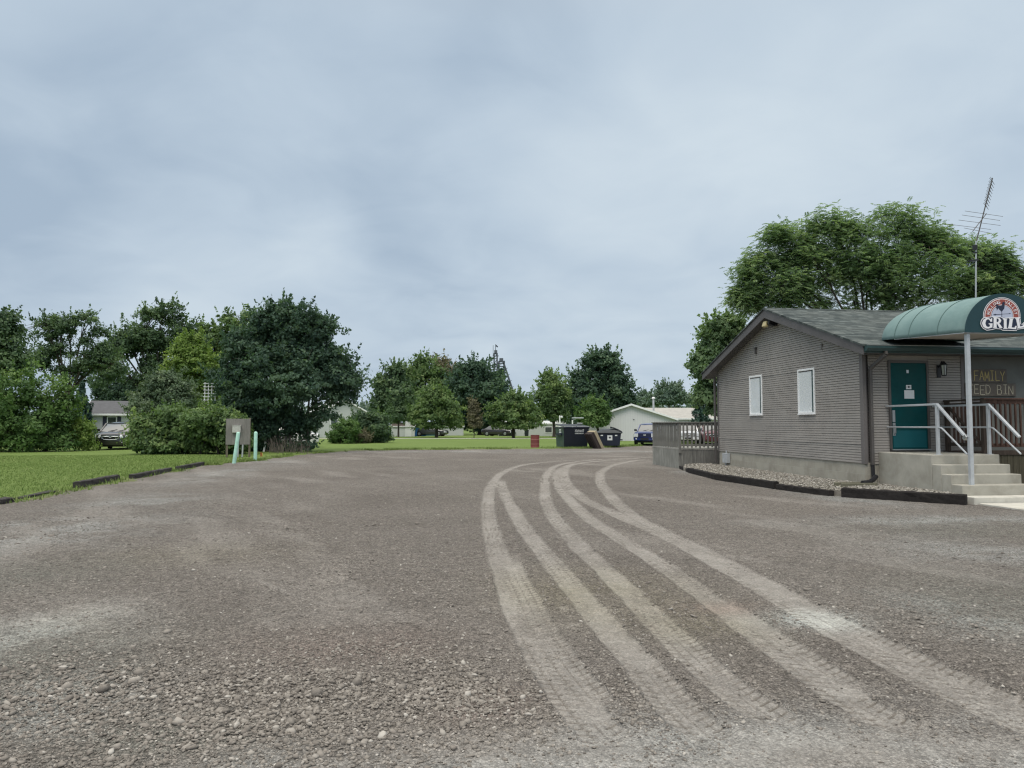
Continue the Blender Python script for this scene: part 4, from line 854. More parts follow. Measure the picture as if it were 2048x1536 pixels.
MB().box(9.55, 15.62, .12, 10.42, 15.68, .24).box(9.55, 15.90, .12, 10.42, 15.96, .24).box(9.55, 15.68, .12, 10.42, 15.90, .16).build('trough', M_plain('moss_concrete', (.15, .145, .105), .9, .3, 6, bump=.3), sb, .01)
MB().tube([(10.62, 15.98, .36), (10.52, 15.92, .30), (10.34, 15.82, .24), (10.15, 15.79, .23)], .055, 10).build('drain_elbow', mt['black_metal'], sb, smooth=True)
# ================================================================ ROOF ANTENNA
an = thing('tv_antenna', 'tilted television antenna on a thin mast above the roof', 'antenna', tuple(atd(1951, 600, 21.5)))
P = lambda px, py, d=21.5: Vector(atd(px, py, d))
MB().tube([(P(1953, 700).x, P(1953, 700).y, 4.4), P(1952, 482)], .022, 8).build('mast', mt['galvanised'], an)
MB().tube([P(1952.5, 484), P(1985, 356)], .016, 8).build('boom_mast', mt['downspout_paint'], an)
MB().obox(P(1950, 495), (.09, .09, .14)).obox(P(1947, 521), (.30, .05, .05), Matrix.Rotation(R(-12), 3, 'Y')).obox(P(1950, 505), (.12, .05, .04)).build('rotator', mt['black_metal'], an)
m = MB().tube([P(1945, 463), P(1973, 427)], .011, 6)
for k, (x, y) in enumerate(((1972, 428), (1966, 436), (1959, 446), (1952, 454), (1946, 462))):
    hl = (38, 38, 42, 44, 28)[k]; ox = (-4, -4, 0, -14, 10)[k]; m.tube([P(x + ox - hl, y - 6 + (0 if k < 3 else 0)), P(x + ox + hl, y + 5)], .006, 5)
for k in range(9):
    t = k / 8; x, y = 1972 + 12 * t, 412 - 50 * t; m.tube([P(x - 5, y - 6), P(x + 5, y + 7)], .006, 5).tube([P(x - 3, y - 8, 21.2), P(x + 3, y + 4, 21.8)], .005, 5)
m.build('elements', mt['downspout_paint'], an)
# ================================================================ LEFT LAWN EDGE
ot = mt['old_timber']
timber(onz(160, 977)[:2] + np.array([-.1, 0]), onz(241, 961)[:2] + np.array([-.1, 0]), .165, .18, 'nearest full length of black edging timber along the left lawn', ot, .0, 5)
timber(onz(270, 958)[:2] + np.array([-.1, 0]), onz(345, 943)[:2] + np.array([-.1, 0]), .14, .17, 'middle black edging timber along the left lawn, sloping into the gravel', ot, -.01, -4)
timber(onz(360, 941)[:2] + np.array([-.1, 0]), onz(409, 931)[:2] + np.array([-.1, 0]), .14, .17, 'farthest black edging timber along the left lawn, nearest the plywood board', ot, .0, 3)
timber(onz(52, 1000)[:2] + np.array([-.15, 0]), onz(117, 986)[:2] + np.array([-.15, 0]), .08, .16, 'rotten edging timber sunk almost flat into the left lawn edge', ot, -.02, 8)
timber(onz(-30, 1014)[:2] + np.array([-.1, 0]), onz(30, 1004)[:2] + np.array([-.1, 0]), .12, .2, 'broken dark timber stub at the left border of the view', ot, -.02, 8)
M_plain('mint_paint', (.42, .69, .58), .5, .10, 5, dirt=(.24, .38, .33), dirt_amt=.4, dirt_scale=4); M_wood('plywood', (.235, .225, .21), True, dark=.75, streak=.5); M_wood('post_wood', (.20, .17, .13)); M_plain('meter_paint', (.50, .50, .47), .6, .2, 12)
def bollard(loc, lean, h, label):
    o = thing('bollard', label, 'bollard', loc, 0, 'mint green bollards beside the plywood meter board'); o.rotation_euler = (0, R(lean), .3)
    MB().lathe((0, 0, -.1), [(.074, 0), (.074, h + .06), (.066, h + .095), (.045, h + .12), (.01, h + .13)], 20).build('steel_post', mt['mint_paint'], o, smooth=35, local=True)
bollard(tuple(onz(468, 927)), 6.5, 1.25, 'leaning mint green bollard in front of the plywood meter board')
bollard(tuple(onz(510.5, 922)), 0, 1.24, 'upright mint green bollard right of the plywood meter board')
bp = onz(475, 917); ub = thing('meter_board', 'weathered plywood board on posts carrying a small meter box', 'utility board', tuple(bp), R(12))
MB().box(-.53, -.01, .64, .53, .012, 1.84).build('panel', mt['plywood'], ub, .004, local=True)
for x, z in ((-.47, .8), (.51, 1.88)): MB().box(x - .045, .014, -.1, x + .045, .10, z).build('post', mt['post_wood'], ub, .005, local=True)
MB().box(-.47, .0135, .70, .47, .05, .78).build('brace', mt['post_wood'], ub, local=True)
mb_ = MB().box(-.25, -.16, 1.20, .11, -.0125, 1.52).box(-.265, -.175, 1.52, .125, -.011, 1.545).build('meter_box', mt['meter_paint'], ub, .008, local=True)
MB().tube([(.02, -.05, 1.2), (.02, -.05, -.1)], .028, 8).build('conduit', mt['galvanised'], ub, local=True, smooth=True); MB().tube([(.22, -.06, .64), (.20, -.06, -.1)], .035, 8).build('conduit', mt['galvanised'], ub, local=True, smooth=True)
g_ = onz(527, 905); mk = thing('marker_post', 'short white marker post leaning beside the mint bollards', 'marker', tuple(g_)); mk.rotation_euler = (0, R(10), 0)
MB().box(-.05, -.02, .0, .05, .02, .62).build('stake', mt['white_paint'], mk, .006, local=True)
g_ = onz(522, 915); mk = thing('survey_stake', 'small red and yellow survey stake by the gravel edge', 'stake', tuple(g_)); MB().box(-.03, -.012, -.05, .03, .012, .24).build('stake', M_plain('stake_red', (.34, .07, .03), .6), mk, local=True); MB().box(.045, -.012, -.05, .085, .012, .22).build('flag_strip', M_plain('stake_yellow', (.5, .38, .10), .6), mk, local=True)
g_ = onz(444, 924); pad = thing('concrete_pad', 'small pale concrete lid on the ground left of the leaning bollard', 'pad', tuple(g_), R(8)); MB().box(-.35, -.25, -.05, .35, .25, .055).build('lid', mt['concrete_worn'], pad, .012, local=True)
# ================================================================ BARREL, DUMPSTERS, BOARD
M_plain('barrel_paint', (.215, .050, .052), .6, .2, 3, dirt=(.13, .055, .045), dirt_amt=.6); M_plain('barrel_rib', (.33, .15, .14), .55, .15)
M_plain('dumpster_black', (.012, .016, .026), .5, .2, 3); M_plain('dumpster_green', (.060, .098, .082), .6, .2, 3, dirt=(.12, .13, .11), dirt_amt=.5); M_plain('lid_plastic', (.022, .028, .034), .55, .2); M_plain('lid_edge', (.40, .42, .43), .6, .2, 8); M_plain('sticker', (.68, .71, .70), .6, .06); M_plain('dumpster_navy', (.016, .022, .040), .5, .15)
g_ = onz(1070, 896.5); ba = thing('steel_barrel', 'faded red steel barrel on the grass edge', 'barrel', tuple(g_))
MB().lathe((0, 0, 0), [(.285, 0), (.30, .012), (.29, .03), (.288, .28), (.288, .58), (.29, .85), (.30, .862), (.298, .885), (.275, .885), (.272, .86)], 28).build('drum', mt['barrel_paint'], ba, smooth=30, local=True)
for z in (.285, .585): MB().lathe((0, 0, z), [(.289, -.02), (.302, -.006), (.302, .006), (.289, .02)], 28).build('rib', mt['barrel_rib'], ba, smooth=True, local=True)
g_ = onz(1149, 896.5); du = thing('dumpster', 'large black and green dumpster with white lettering and pale lid edge', 'dumpster', (g_[0], g_[1] + .8, 0), R(8))
def tap(w0, w1, y0b, y0t, y1, z0, z1): return [[(-w0, y0b, z0), (w0, y0b, z0), (w0, y1, z0), (-w0, y1, z0)], [(-w1, y0t, z1), (w1, y0t, z1), (w1, y1, z1), (-w1, y1, z1)]]
MB().loft(tap(.82, .90, -.75, -.90, .85, .06, 1.40)).build('bin', mt['dumpster_black'], du, .02, local=True)
MB().loft([[(-.826, -.70, .08), (-.80, -.70, .08), (-.80, .80, .08), (-.826, .80, .08)], [(-.903, -.84, 1.36), (-.87, -.84, 1.36), (-.87, .80, 1.36), (-.903, .80, 1.36)]]).build('side_panel', mt['dumpster_green'], du, local=True)
m = MB().box(-.94, -.95, 1.36, .94, -.88, 1.42).box(-.95, -.88, 1.36, -.88, .9, 1.42).box(.88, -.88, 1.36, .95, .9, 1.42)
for x in (-.45, .45): m.box(x - .03, -.93, .1, x + .03, -.83, 1.36) if False else None
m.build('rim', mt['dumpster_navy'], du, .01, local=True)
for k, x in enumerate((-.46, .46)):
    ld = MB().loft([[(x - .44, -.93, 1.43), (x + .44, -.93, 1.43), (x + .44, .85, 1.56), (x - .44, .85, 1.56)], [(x - .44, -.93, 1.47), (x + .44, -.93, 1.47), (x + .42, .85, 1.62), (x - .42, .85, 1.62)]]).build('lid', mt['lid_plastic'], du, .015, local=True)
    MB().box(x - .44, -.945, 1.435, x + .43, -.925, 1.47).build('lid_edge', mt['lid_edge'], ld, local=True)
MB().box(.55, .2, 1.63, .85, .5, 1.70).build('lid_handle', mt['lid_edge'], du, .01, local=True)
for x in (-.93, .93): MB().box(x - .06, -.55, .85, x + .06, .45, 1.0).build('fork_pocket', mt['dumpster_navy'], du, .01, local=True)
for x in (-.55, .55): MB().box(x - .09, -.70, 0, x + .09, .75, .07).build('skid', mt['dumpster_navy'], du, local=True)
def fy(z): return -.75 - .15 * (z - .06) / 1.34 - .012
tm = MB(); x0 = -.10
for (a, b_) in (((0, 1), (.06, 0)), ((.06, 0), (.11, .7)), ((.11, .7), (.16, 0)), ((.16, 0), (.22, 1))): tm.bar((x0 + a[0] * .5, fy(1.2), 1.17 + a[1] * .09), (x0 + b_[0] * .5, fy(1.2), 1.17 + b_[1] * .09), .018, .006, up=(0, 1, 0))
for i, hgt in enumerate((.055, .055, .075, .055, .055, .055, .055, .10, .10)): tm.bar((.05 + i * .058, fy(1.2), 1.17), (.05 + i * .058, fy(1.2), 1.17 + hgt), .03, .006, up=(0, 1, 0))
for z in (1.075, .955):
    for i in range(13): tm.box(-.10 + i * .047, fy(z) - .003, z, -.10 + i * .047 + (.038 if (i * 7) % 5 else .026), fy(z) + .003, z + (.036 if (i * 3) % 4 else .05))
tm.build('lettering', mt['sticker'], du, local=True)
for z in (1.18, 1.02, .86): MB().box(-.905 + .02 * (1.36 - z) * 1.3 - .004, -.35, z, -.89, .05, z + .09).build('sticker', mt['sticker'], du, local=True)
M_wood('pallet_dark', (.060, .048, .046)); M_wood('board_tan', (.42, .36, .25))
g_ = onz(1197, 897); lb = thing('leaning_board', 'tan and dark wooden panel leaning between the two dumpsters', 'board', tuple(g_), R(6)); lb.rotation_euler = (0, R(-27), R(12))
MB().box(-.27, -.5, 0, -.02, .5, 1.22).build('frame_side', mt['pallet_dark'], lb, .01, local=True); MB().box(-.018, -.52, 0, .18, .52, 1.24).build('face_board', mt['board_tan'], lb, .01, local=True)
m = MB()
for y in (-.45, -.2, .1, .36): m.box(-.33, y, .02, -.272, y + .1, 1.2)
m.build('slats', mt['pallet_dark'], lb, .006, local=True)
g_ = onz(1222, 895); d2 = thing('dumpster', 'small dark wheeled dumpster with a sloping open lid and white square sticker', 'dumpster', (g_[0], g_[1] + .6, 0), R(-14))
MB().loft(tap(.74, .84, -.62, -.66, .65, .12, .98)).build('bin', mt['dumpster_navy'], d2, .02, local=True)
MB().loft([[(-.88, -.72, .96), (.88, -.72, .96), (.88, .72, .98), (-.88, .72, .98)], [(-.88, -.72, 1.02), (.88, -.72, 1.02), (.86, .7, 1.06), (-.86, .7, 1.06)], [(-.42, -.5, 1.20), (.42, -.5, 1.22), (.42, .7, 1.30), (-.42, .7, 1.28)]]).build('lid', mt['lid_plastic'], d2, .03, local=True)
MB().tube([(.10, -.3, 1.37), (.30, -.3, 1.36), (.62, -.35, 1.24), (.86, -.42, 1.10), (.92, -.45, .98)], .05, 8).obox((.52, .1, 1.27), (.85, .9, .05), Matrix.Rotation(R(22), 3, 'Y')).build('folded_lid', mt['lid_plastic'], d2, .02, local=True)
def fy2(z): return -.62 - .04 * (z - .12) / .86 - .008
s_ = MB().box(-.10, fy2(.62) - .004, .50, .24, fy2(.62) + .003, .84).build('sticker', mt['sticker'], d2, local=True)
MB().add([(.07 + .08 * math.cos(a), fy2(.62) - .0055, .68 + .07 * math.sin(a * 1.0)) for a in np.linspace(0, 2 * math.pi, 9)[:-1]] , [tuple(range(8))]).build('printed_mark', mt['ink'], s_, local=True)
for x in (-.48, .50): MB().box(x - .08, fy2(.84) - .006, .79, x + .08, fy2(.84) + .002, .87).build('sticker', mt['sticker'], d2, local=True)
for x in (-.82, .86): MB().box(x - .08, -.2, .48, x + .10, .3, .56).build('fork_pocket', mt['dumpster_black'], d2, .01, local=True)
for x in (-.55, .55):
    for y in (-.45, .45): w_ = MB().tube([(x - .03, y, .07), (x + .03, y, .07)], .07, 12).build('caster', mt['black_metal'], d2, local=True)
# ================================================================ LAMP POSTS, PATH
def lamp_post(px, base, top, dep, arm, label):
    b = atd(px, 850, dep); o = thing('lamp_post', label, 'lamp post', (b[0], b[1], 0), 0, 'small white lamp posts behind the dumpster'); h = EYE + (850 - top) * dep / F_PX
    MB().tube([(0, 0, 0), (0, 0, h)], .055, 8).build('pole', mt['white_paint'], o, local=True)
    if arm: MB().tube([(0, 0, h - .05), (.3, 0, h + .12), (.75, 0, h + .10)], .05, 8).obox((.45, 0, h + .17), (.95, .28, .10)).build('lamp_head', mt['galvanised'], o, .02, local=True)
    else: MB().lathe((.16, 0, h - .12), [(.03, -.12), (.10, -.06), (.11, .02), (.06, .1)], 10).build('globe', mt['sticker'], o, smooth=True, local=True)
lamp_post(1119.5, 890, 831, 62, False, 'thin white lamp post with a round globe behind the large dumpster')
lamp_post(1145, 890, 840, 62, True, 'thin white lamp post with a flat wide head behind the large dumpster')
p0, p1 = onz(600, 878.5), onz(1180, 878.5); m = MB(); m.add([(p0[0], p0[1] - .9, .075), (p1[0] + 2, p1[1] - .9, .075), (p1[0] + 2, p1[1] + .9, .075), (p0[0], p0[1] + .9, .075)], [(0, 1, 2, 3)])
m.box(p0[0], p0[1] - .9, -.05, p1[0] + 2, p1[1] + .9, .07) if False else None
props(m.build('path', M_plain('path_concrete', (.50, .49, .45), .9, .1), None), kind='structure')
# ================================================================ VEHICLES (front faces local -Y)
def M_paint(name, c, rough=.22):
    b = NB(name); n = b.noise(b.coord(), 2, 4); col = b.mix(n, mul(c, .9), mul(c, 1.1)); b.fin(col, rough, spec=.5); b.b.inputs['Coat Weight'].default_value = .7; b.b.inputs['Coat Roughness'].default_value = .05; return b.m
M_paint('paint_black', (.030, .028, .032), .16); M_paint('paint_blue', (.014, .030, .150)); M_paint('paint_white', (.74, .75, .77)); M_paint('paint_maroon', (.115, .014, .022)); M_paint('paint_grey', (.05, .055, .06))
def M_glass(name, c):
    b = NB(name); b.fin(c, .06, spec=.8); b.b.inputs['Coat Weight'].default_value = 1.0; b.b.inputs['Coat Roughness'].default_value = .02; return b.m
M_glass('car_glass', (.035, .045, .050)); M_plain('tyre_rubber', (.016, .016, .017), .85, .2); M_plain('chrome', (.72, .73, .75), .16, .03, metal=.9); M_plain('headlamp', (.62, .65, .68), .12, .1, 20, spec=.8); M_plain('black_trim', (.014, .014, .015), .6, .2); M_plain('amber', (.6, .25, .04), .3); M_plain('plate', (.6, .62, .66), .5)
SPEC = {
 'suv': dict(L=4.7, body=[(-2.36, .60, .42, .72), (-2.30, .80, .30, .93), (-2.12, .88, .24, 1.02), (-1.75, .915, .22, 1.07), (-1.15, .93, .22, 1.12), (0, .935, .22, 1.13), (1.6, .93, .24, 1.15), (2.2, .89, .28, 1.12), (2.34, .80, .36, 1.0)],
             gh=[(-1.30, .80, 1.10, .80, 1.12), (-.55, .84, 1.10, .66, 1.60), (-.20, .85, 1.11, .63, 1.68), (1.5, .85, 1.13, .62, 1.70), (1.95, .82, 1.13, .60, 1.62), (2.22, .78, 1.10, .70, 1.14)], roof=(-.45, 1.9, 1.655), wb=(-1.42, 1.42), wr=.36, tw=.86),
 'pickup': dict(L=5.1, body=[(-2.52, .66, .48, .80), (-2.46, .80, .38, .96), (-2.25, .85, .32, 1.00), (-1.2, .87, .30, 1.06), (-.9, .87, .30, 1.08), (.7, .87, .32, 1.08), (.78, .87, .34, 1.08), (2.4, .86, .36, 1.08), (2.5, .84, .42, 1.05)],
             gh=[(-1.18, .74, 1.04, .74, 1.06), (-.55, .79, 1.07, .62, 1.56), (-.30, .80, 1.07, .60, 1.63), (.55, .80, 1.07, .60, 1.64), (.78, .78, 1.07, .62, 1.40), (.84, .76, 1.06, .70, 1.10)], roof=(-.45, .68, 1.60), wb=(-1.62, 1.45), wr=.36, tw=.78),
 'sedan': dict(L=4.6, body=[(-2.30, .60, .40, .62), (-2.22, .78, .28, .76), (-1.95, .85, .22, .84), (-1.0, .89, .20, .95), (0, .90, .20, .97), (1.4, .90, .22, 1.0), (2.1, .84, .28, .97), (2.28, .74, .36, .88)],
             gh=[(-1.05, .76, .93, .76, .95), (-.30, .80, .95, .60, 1.36), (.1, .81, .95, .57, 1.44), (.9, .80, .96, .57, 1.42), (1.3, .78, .97, .60, 1.30), (1.85, .72, .97, .68, 1.0)], roof=(-.15, 1.15, 1.405), wb=(-1.35, 1.35), wr=.32, tw=.82)}
def car(name, label, cat, loc, rz, paint, kind, front='plain', group=None):
    o = thing(name, label, cat, loc, rz, group); S = SPEC[kind]; pm = mt[paint]
    rings = []
    for (y, hw, zb, zt) in S['body']:
        h = [(hw * .80, zb), (hw * .97, zb + .06), (hw, zb + (zt - zb) * .38), (hw * .995, zb + (zt - zb) * .68), (hw * .96, zt - .07), (hw * .88, zt - .012), (hw * .5, zt + .018)]
        rings.append([(x, y, z) for x, z in h] + [(-x, y, z) for x, z in reversed(h)])
    MB().loft(rings).build('body', pm, o, smooth=42, local=True)
    gr = []
    for (y, wb_, zb, wt, zt) in S['gh']: gr.append([(wb_, y, zb), (wb_ * .55 + wt * .45, y, zb + (zt - zb) * .5), (wt, y, zt - .02), (wt * .9, y, zt), (-wt * .9, y, zt), (-wt, y, zt - .02), (-(wb_ * .55 + wt * .45), y, zb + (zt - zb) * .5), (-wb_, y, zb)])
    MB().loft(gr).build('windows', mt['car_glass'], o, smooth=35, local=True)
    r0, r1, rz_ = S['roof']; gh = S['gh']; wt = gh[2][3]
    rr = []
    for (y, wb_, zb, w_, zt) in gh[1:-1]: rr.append([(w_ + .012, y, zt - .035), (w_ * .92, y, zt + .008), (w_ * .4, y, zt + .028), (-w_ * .4, y, zt + .028), (-w_ * .92, y, zt + .008), (-w_ - .012, y, zt - .035)])
    MB().loft(rr).build('roof_panel', pm, o, smooth=40, local=True)
    m = MB()
    for sx in (-1, 1):
        for i in (0, len(gh) - 2):
            a, b_ = gh[i], gh[i + 1]; m.bar((sx * a[1] if i == 0 else sx * a[3], a[0], a[2] if i == 0 else a[4]), (sx * b_[3], b_[0], b_[4]) if i == 0 else (sx * b_[1], b_[0], b_[2]), .07, .06)
        ym = (gh[2][0] + gh[3][0]) / 2 + .1; m.bar((sx * (gh[2][1] + .004), ym, gh[2][2]), (sx * (gh[2][3] + .006), ym, gh[2][4] - .02), .10, .03)
    m.build('pillars', pm, o, local=True)
    for y in S['wb']:
        for sx in (-1, 1):
            x = sx * S['tw']; w_ = MB().tube([(x - .10, y, S['wr']), (x + .10, y, S['wr'])], S['wr'], 22).build('wheel', mt['tyre_rubber'], o, .02, local=True)
            MB().tube([(x + sx * .092, y, S['wr']), (x + sx * .108, y, S['wr'])], [S['wr'] * .66, S['wr'] * .55], 18).build('rim', mt['steel'], w_, local=True)
            MB().tube([(x - .06, y, S['wr'] + .02), (x + sx * .075, y, S['wr'] + .02)], S['wr'] + .07, 22).build('wheel_arch', mt['black_trim'], o, local=True)
    yf, zh = S['body'][1][0], S['body'][1][3]; yb = S['body'][0][0]; hw = S['body'][1][1]
    for sx in (-1, 1):
        mr = MB().obox((sx * (S['gh'][0][1] + .20), S['gh'][0][0] + .32, S['gh'][0][2] + .10), (.20, .09, .15)).bar((sx * (S['gh'][0][1]), S['gh'][0][0] + .34, S['gh'][0][2] + .04), (sx * (S['gh'][0][1] + .16), S['gh'][0][0] + .33, S['gh'][0][2] + .06), .05, .05); mr.build('mirror', mt['black_trim'], o, .02, local=True)
    m = MB()
    for x in (-.35, .15): m.bar((x, S['gh'][0][0] - .02, S['gh'][0][2] + .03), (x + .45, S['gh'][0][0] + .16, S['gh'][0][4] + .12), .02, .02)
    m.build('wipers', mt['black_trim'], o, local=True)
    if front == 'suv':
        arc = lambda k, z0, z1: [(x, z0 - .05 * (1 - (x / .46) ** 2) * k, ) for x in (0,)]
        g = [(-.46, .83), (-.44, .70), (-.34, .655), (0, .635), (.34, .655), (.44, .70), (.46, .83), (.2, .845), (-.2, .845)]
        gg = MB().prism(g, lambda u, v, t: (u, t + .10 * abs(u) ** 2, v), yb - .035, yb + .10).build('grille', mt['black_trim'], o, local=True)
        MB().tube([(x, yb - .04 + .10 * x * x, z) for x, z in [(-.46, .84), (-.445, .70), (-.34, .65), (0, .625), (.34, .65), (.445, .70), (.46, .84)]], .022, 8).bar((-.46, yb - .02, .85), (.46, yb - .02, .85), .05, .03).tube([(-.44, yb - .045, .80), (-.2, yb - .05, .82), (-.06, yb - .055, .80), (0, yb - .058, .745), (.07, yb - .055, .80), (.2, yb - .05, .82), (.44, yb - .045, .80)], .022, 8).build('chrome_trim', mt['chrome'], gg, smooth=True, local=True)
        for sx in (-1, 1):
            MB().loft([[(sx * .50, yb - .05, .82), (sx * .56, yb - .04, .72), (sx * .62, yb + .04, .87), (sx * .52, yb + .02, .93)], [(sx * .90, yb + .16, .86), (sx * .905, yb + .15, .79), (sx * .925, yb + .36, .95), (sx * .87, yb + .34, 1.01)]]).build('headlight', mt['headlamp'], o, .01, local=True)
            MB().lathe((0, 0, 0), [(.06, 0), (.05, .03)], 12).build('fog_lamp', mt['headlamp'], o, local=True).location = (sx * .62, yb + .06, .46)
        MB().prism([(-.72, .30), (.72, .30), (.66, .50), (.4, .56), (-.4, .56), (-.66, .50)], lambda u, v, t: (u, t + .14 * abs(u) ** 2, v), yb - .02, yb + .2).build('lower_bumper', mt['black_trim'], o, .02, local=True)
    else:
        zt = zh - .05
        gl_ = MB().box(-.48, yb - .012, zt - .30, .48, yb + .12, zt + .0).build('grille', mt['black_trim'], o, .015, local=True)
        m = MB()
        for k in range(4): m.box(-.46, yb - .02, zt - .27 + k * .075, .46, yb - .011, zt - .245 + k * .075)
        m.build('grille_bars', mt[paint] if kind == 'pickup' else mt['black_trim'], gl_, local=True)
        MB().obox((0, yb - .022, zt - .14), (.20, .02, .08)).build('badge', mt['chrome'], gl_, .015, local=True)
        for sx in (-1, 1):
            MB().loft([[(sx * .49, yb - .035, zt - .27), (sx * .49, yb - .035, zt - .01), (sx * .50, yb + .10, zt - .01), (sx * .50, yb + .10, zt - .27)], [(sx * .80, yb - .005, zt - .26), (sx * .81, yb - .005, zt - .03), (sx * .87, yb + .20, zt - .03), (sx * .87, yb + .20, zt - .26)]]).build('headlight', mt['headlamp'], o, .01, local=True)
            MB().tube([(sx * .62, yb - .075, .50), (sx * .62, yb - .045, .50)], .055, 12).build('fog_lamp', mt['headlamp'], o, local=True)
        bp_ = MB().prism([(-.80, .38), (.80, .38), (.84, .48), (.84, .62), (-.84, .62), (-.84, .48)], lambda u, v, t: (u, t + .10 * abs(u) ** 2.5, v), yb - .06, yb + .16).build('bumper', pm, o, .02, local=True)
        MB().box(-.30, yb - .066, .43, .30, yb - .058, .56).build('air_slot', mt['black_trim'], bp_, local=True)
        for sx in (-1, 1): MB().box(sx * .66 - .16, yb - .065 + .05, .60, sx * .66 + .16, yb - .02, .635).build('bumper_strip', mt['chrome'] , bp_, local=True)
    MB().box(-S['tw'] + .05, S['body'][1][0] + .2, .20, S['tw'] - .05, S['body'][-1][0] - .3, .40).build('underbody', mt['black_trim'], o, local=True)
    return o
g_ = onz(222, 901.5); car('parked_suv', 'black sport utility vehicle with a chrome grille parked on the lawn by the bush', 'car', (g_[0] - .3, g_[1] + 2.1, 0.04), R(8), 'paint_black', 'suv', 'suv')
g_ = onz(1296, 891.5); car('pickup_truck', 'dark blue pickup truck parked facing the camera beside the grey deck', 'truck', (g_[0] + .8, g_[1] + 2.1, 0.02), R(-26), 'paint_blue', 'pickup')
g_ = onz(578, 897); car('parked_car', 'white car mostly hidden behind the big dark tree', 'car', (g_[0] - .55, g_[1] + 1.4, .03), R(-84), 'paint_white', 'sedan')
g_ = atd(1376, 850, 62); car('pickup_truck', 'white pickup truck glimpsed through the grey deck pickets', 'truck', (g_[0], g_[1], 0), R(-20), 'paint_white', 'pickup')
g_ = atd(1421, 850, 61); car('parked_suv', 'maroon sport utility vehicle glimpsed through the grey deck pickets', 'car', (g_[0], g_[1], 0), R(-14), 'paint_maroon', 'suv', 'suv')
g_ = atd(862, 850, 100); car('parked_car', 'small dark car parked far off beside the blue shed', 'car', (g_[0], g_[1], 0.05), R(70), 'paint_grey', 'sedan')
g_ = atd(997, 850, 102); car('parked_car', 'black car parked far off at the left end of the white mobile home', 'car', (g_[0], g_[1], .05), R(60), 'paint_black', 'sedan')
# ================================================================ BUILDINGS IN THE DISTANCE
def M_lapwhite(name, c, rows=6.0, vert=False):
    b = NB(name); v = b.coord(); sp = b.node('ShaderNodeSeparateXYZ', {0: v}); s = b.math('FRACT', b.math('MULTIPLY', b.math('ADD', sp.outputs[0], sp.outputs[1]) if vert else sp.outputs[2], rows))
    n = b.noise(v, 1.2, 5); c2 = b.mix(b.ramp(s, [(.0, 1.0), (.16, 0.0)]), c, mul(c, .80)); c2 = b.mix(b.math('MULTIPLY', n, .3), c2, mul(c, .8)); return b.fin(c2, .6, b.bump(s, .4, .01))
M_lapwhite('white_lap', (.66, .68, .69)); M_lapwhite('white_steel', (.66, .66, .69), 4.4, True); M_lapwhite('pale_lap', (.55, .57, .57), 5); M_plain('roof_dark', (.090, .092, .100), .9, .2, 3); M_plain('roof_tan', (.36, .35, .325), .8, .15, 2); M_plain('roof_white', (.52, .54, .55), .6, .1, 2); M_plain('roof_brown', (.17, .14, .12), .9, .2); M_plain('shutter', (.03, .035, .06), .6); M_plain('blue_tarp', (.045, .20, .55), .5, .2, 2); M_plain('teal_shed', (.035, .13, .18), .6, .2, 2); M_glass('far_glass', (.05, .06, .06))
def house(name, label, cat, loc, rz, w, d, eave, ridge, wall, roof, axis='x', trim='white_paint', wins=(), over=.35, door=None):
    "gabled house: axis x = ridge runs along local x"
    o = thing(name, label, cat, loc, rz); hw, hd = w / 2, d / 2
    if axis == 'x': prof = [(-hd, 0), (hd, 0), (hd, eave), (0, ridge - .12), (-hd, eave)]; fn = lambda u, v, t: (t, u, v); a0, a1, hp = -hw, hw, hd
    else: prof = [(-hw, 0), (hw, 0), (hw, eave), (0, ridge - .12), (-hw, eave)]; fn = lambda u, v, t: (u, t, v); a0, a1, hp = -hd, hd, hw
    MB().prism(prof, fn, a0, a1).build('wall', mt[wall], o, local=True)
    s = (ridge - .1 - eave) / hp; e = hp + over; ze = ridge - s * e
    for sg in (-1, 1): MB().prism([(sg * e, ze), (0, ridge), (0, ridge - .09), (sg * e, ze - .09)], fn, a0 - over, a1 + over).build('roof', mt[roof], o, local=True)
    m = MB()
    for sg in (-1, 1):
        for a in (a0 - over - .03, a1 + over): m.prism([(sg * e, ze + .01), (0, ridge + .012), (0, ridge - .17), (sg * e, ze - .16)], fn, a, a + .03)
        p, q = fn(sg * (e + .012), ze - .07, a0 - over), fn(sg * (e + .012), ze - .07, a1 + over); m.bar(p, q, .03, .14)
    m.build('trim', mt[trim], o, local=True)
    for (x, z, ww, hh, sh) in wins:
        f = MB().box(x - ww / 2 - .07, -hd - .045, z - .07, x + ww / 2 + .07, -hd + .01, z + hh + .07).build('window', mt['white_paint'], o, local=True); MB().box(x - ww / 2, -hd - .055, z, x + ww / 2, -hd - .046, z + hh).build('pane', mt['far_glass'], f, local=True)
        if sh: MB().box(x - ww / 2 - .36, -hd - .04, z - .07, x - ww / 2 - .09, -hd + .01, z + hh + .07).build('shutter', mt['shutter'], f, local=True); sh and MB().box(x + ww / 2 + .09, -hd - .04, z - .07, x + ww / 2 + .36, -hd + .01, z + hh + .07).build('shutter', mt['shutter'], f, local=True)
    if door: x, ww = door; MB().box(x - ww / 2, -hd - .03, 0, x + ww / 2, -hd + .01, 2.05).build('door', mt['white_paint'], o, local=True)
    return o
def Pd(px, dep, z=0): q = atd(px, 850, dep); return (q[0], q[1], z)
hq = Pd(283, 62); house('ranch_house', 'white ranch house with grey roof and dark shutters behind the parked black car', 'house', hq, R(14), 6.9, 7.5, 2.42, 3.55, 'white_lap', 'roof_dark', wins=((-1.75, 1.15, .55, 1.0, True), (1.4, 1.05, .85, 1.1, True)), over=.32)
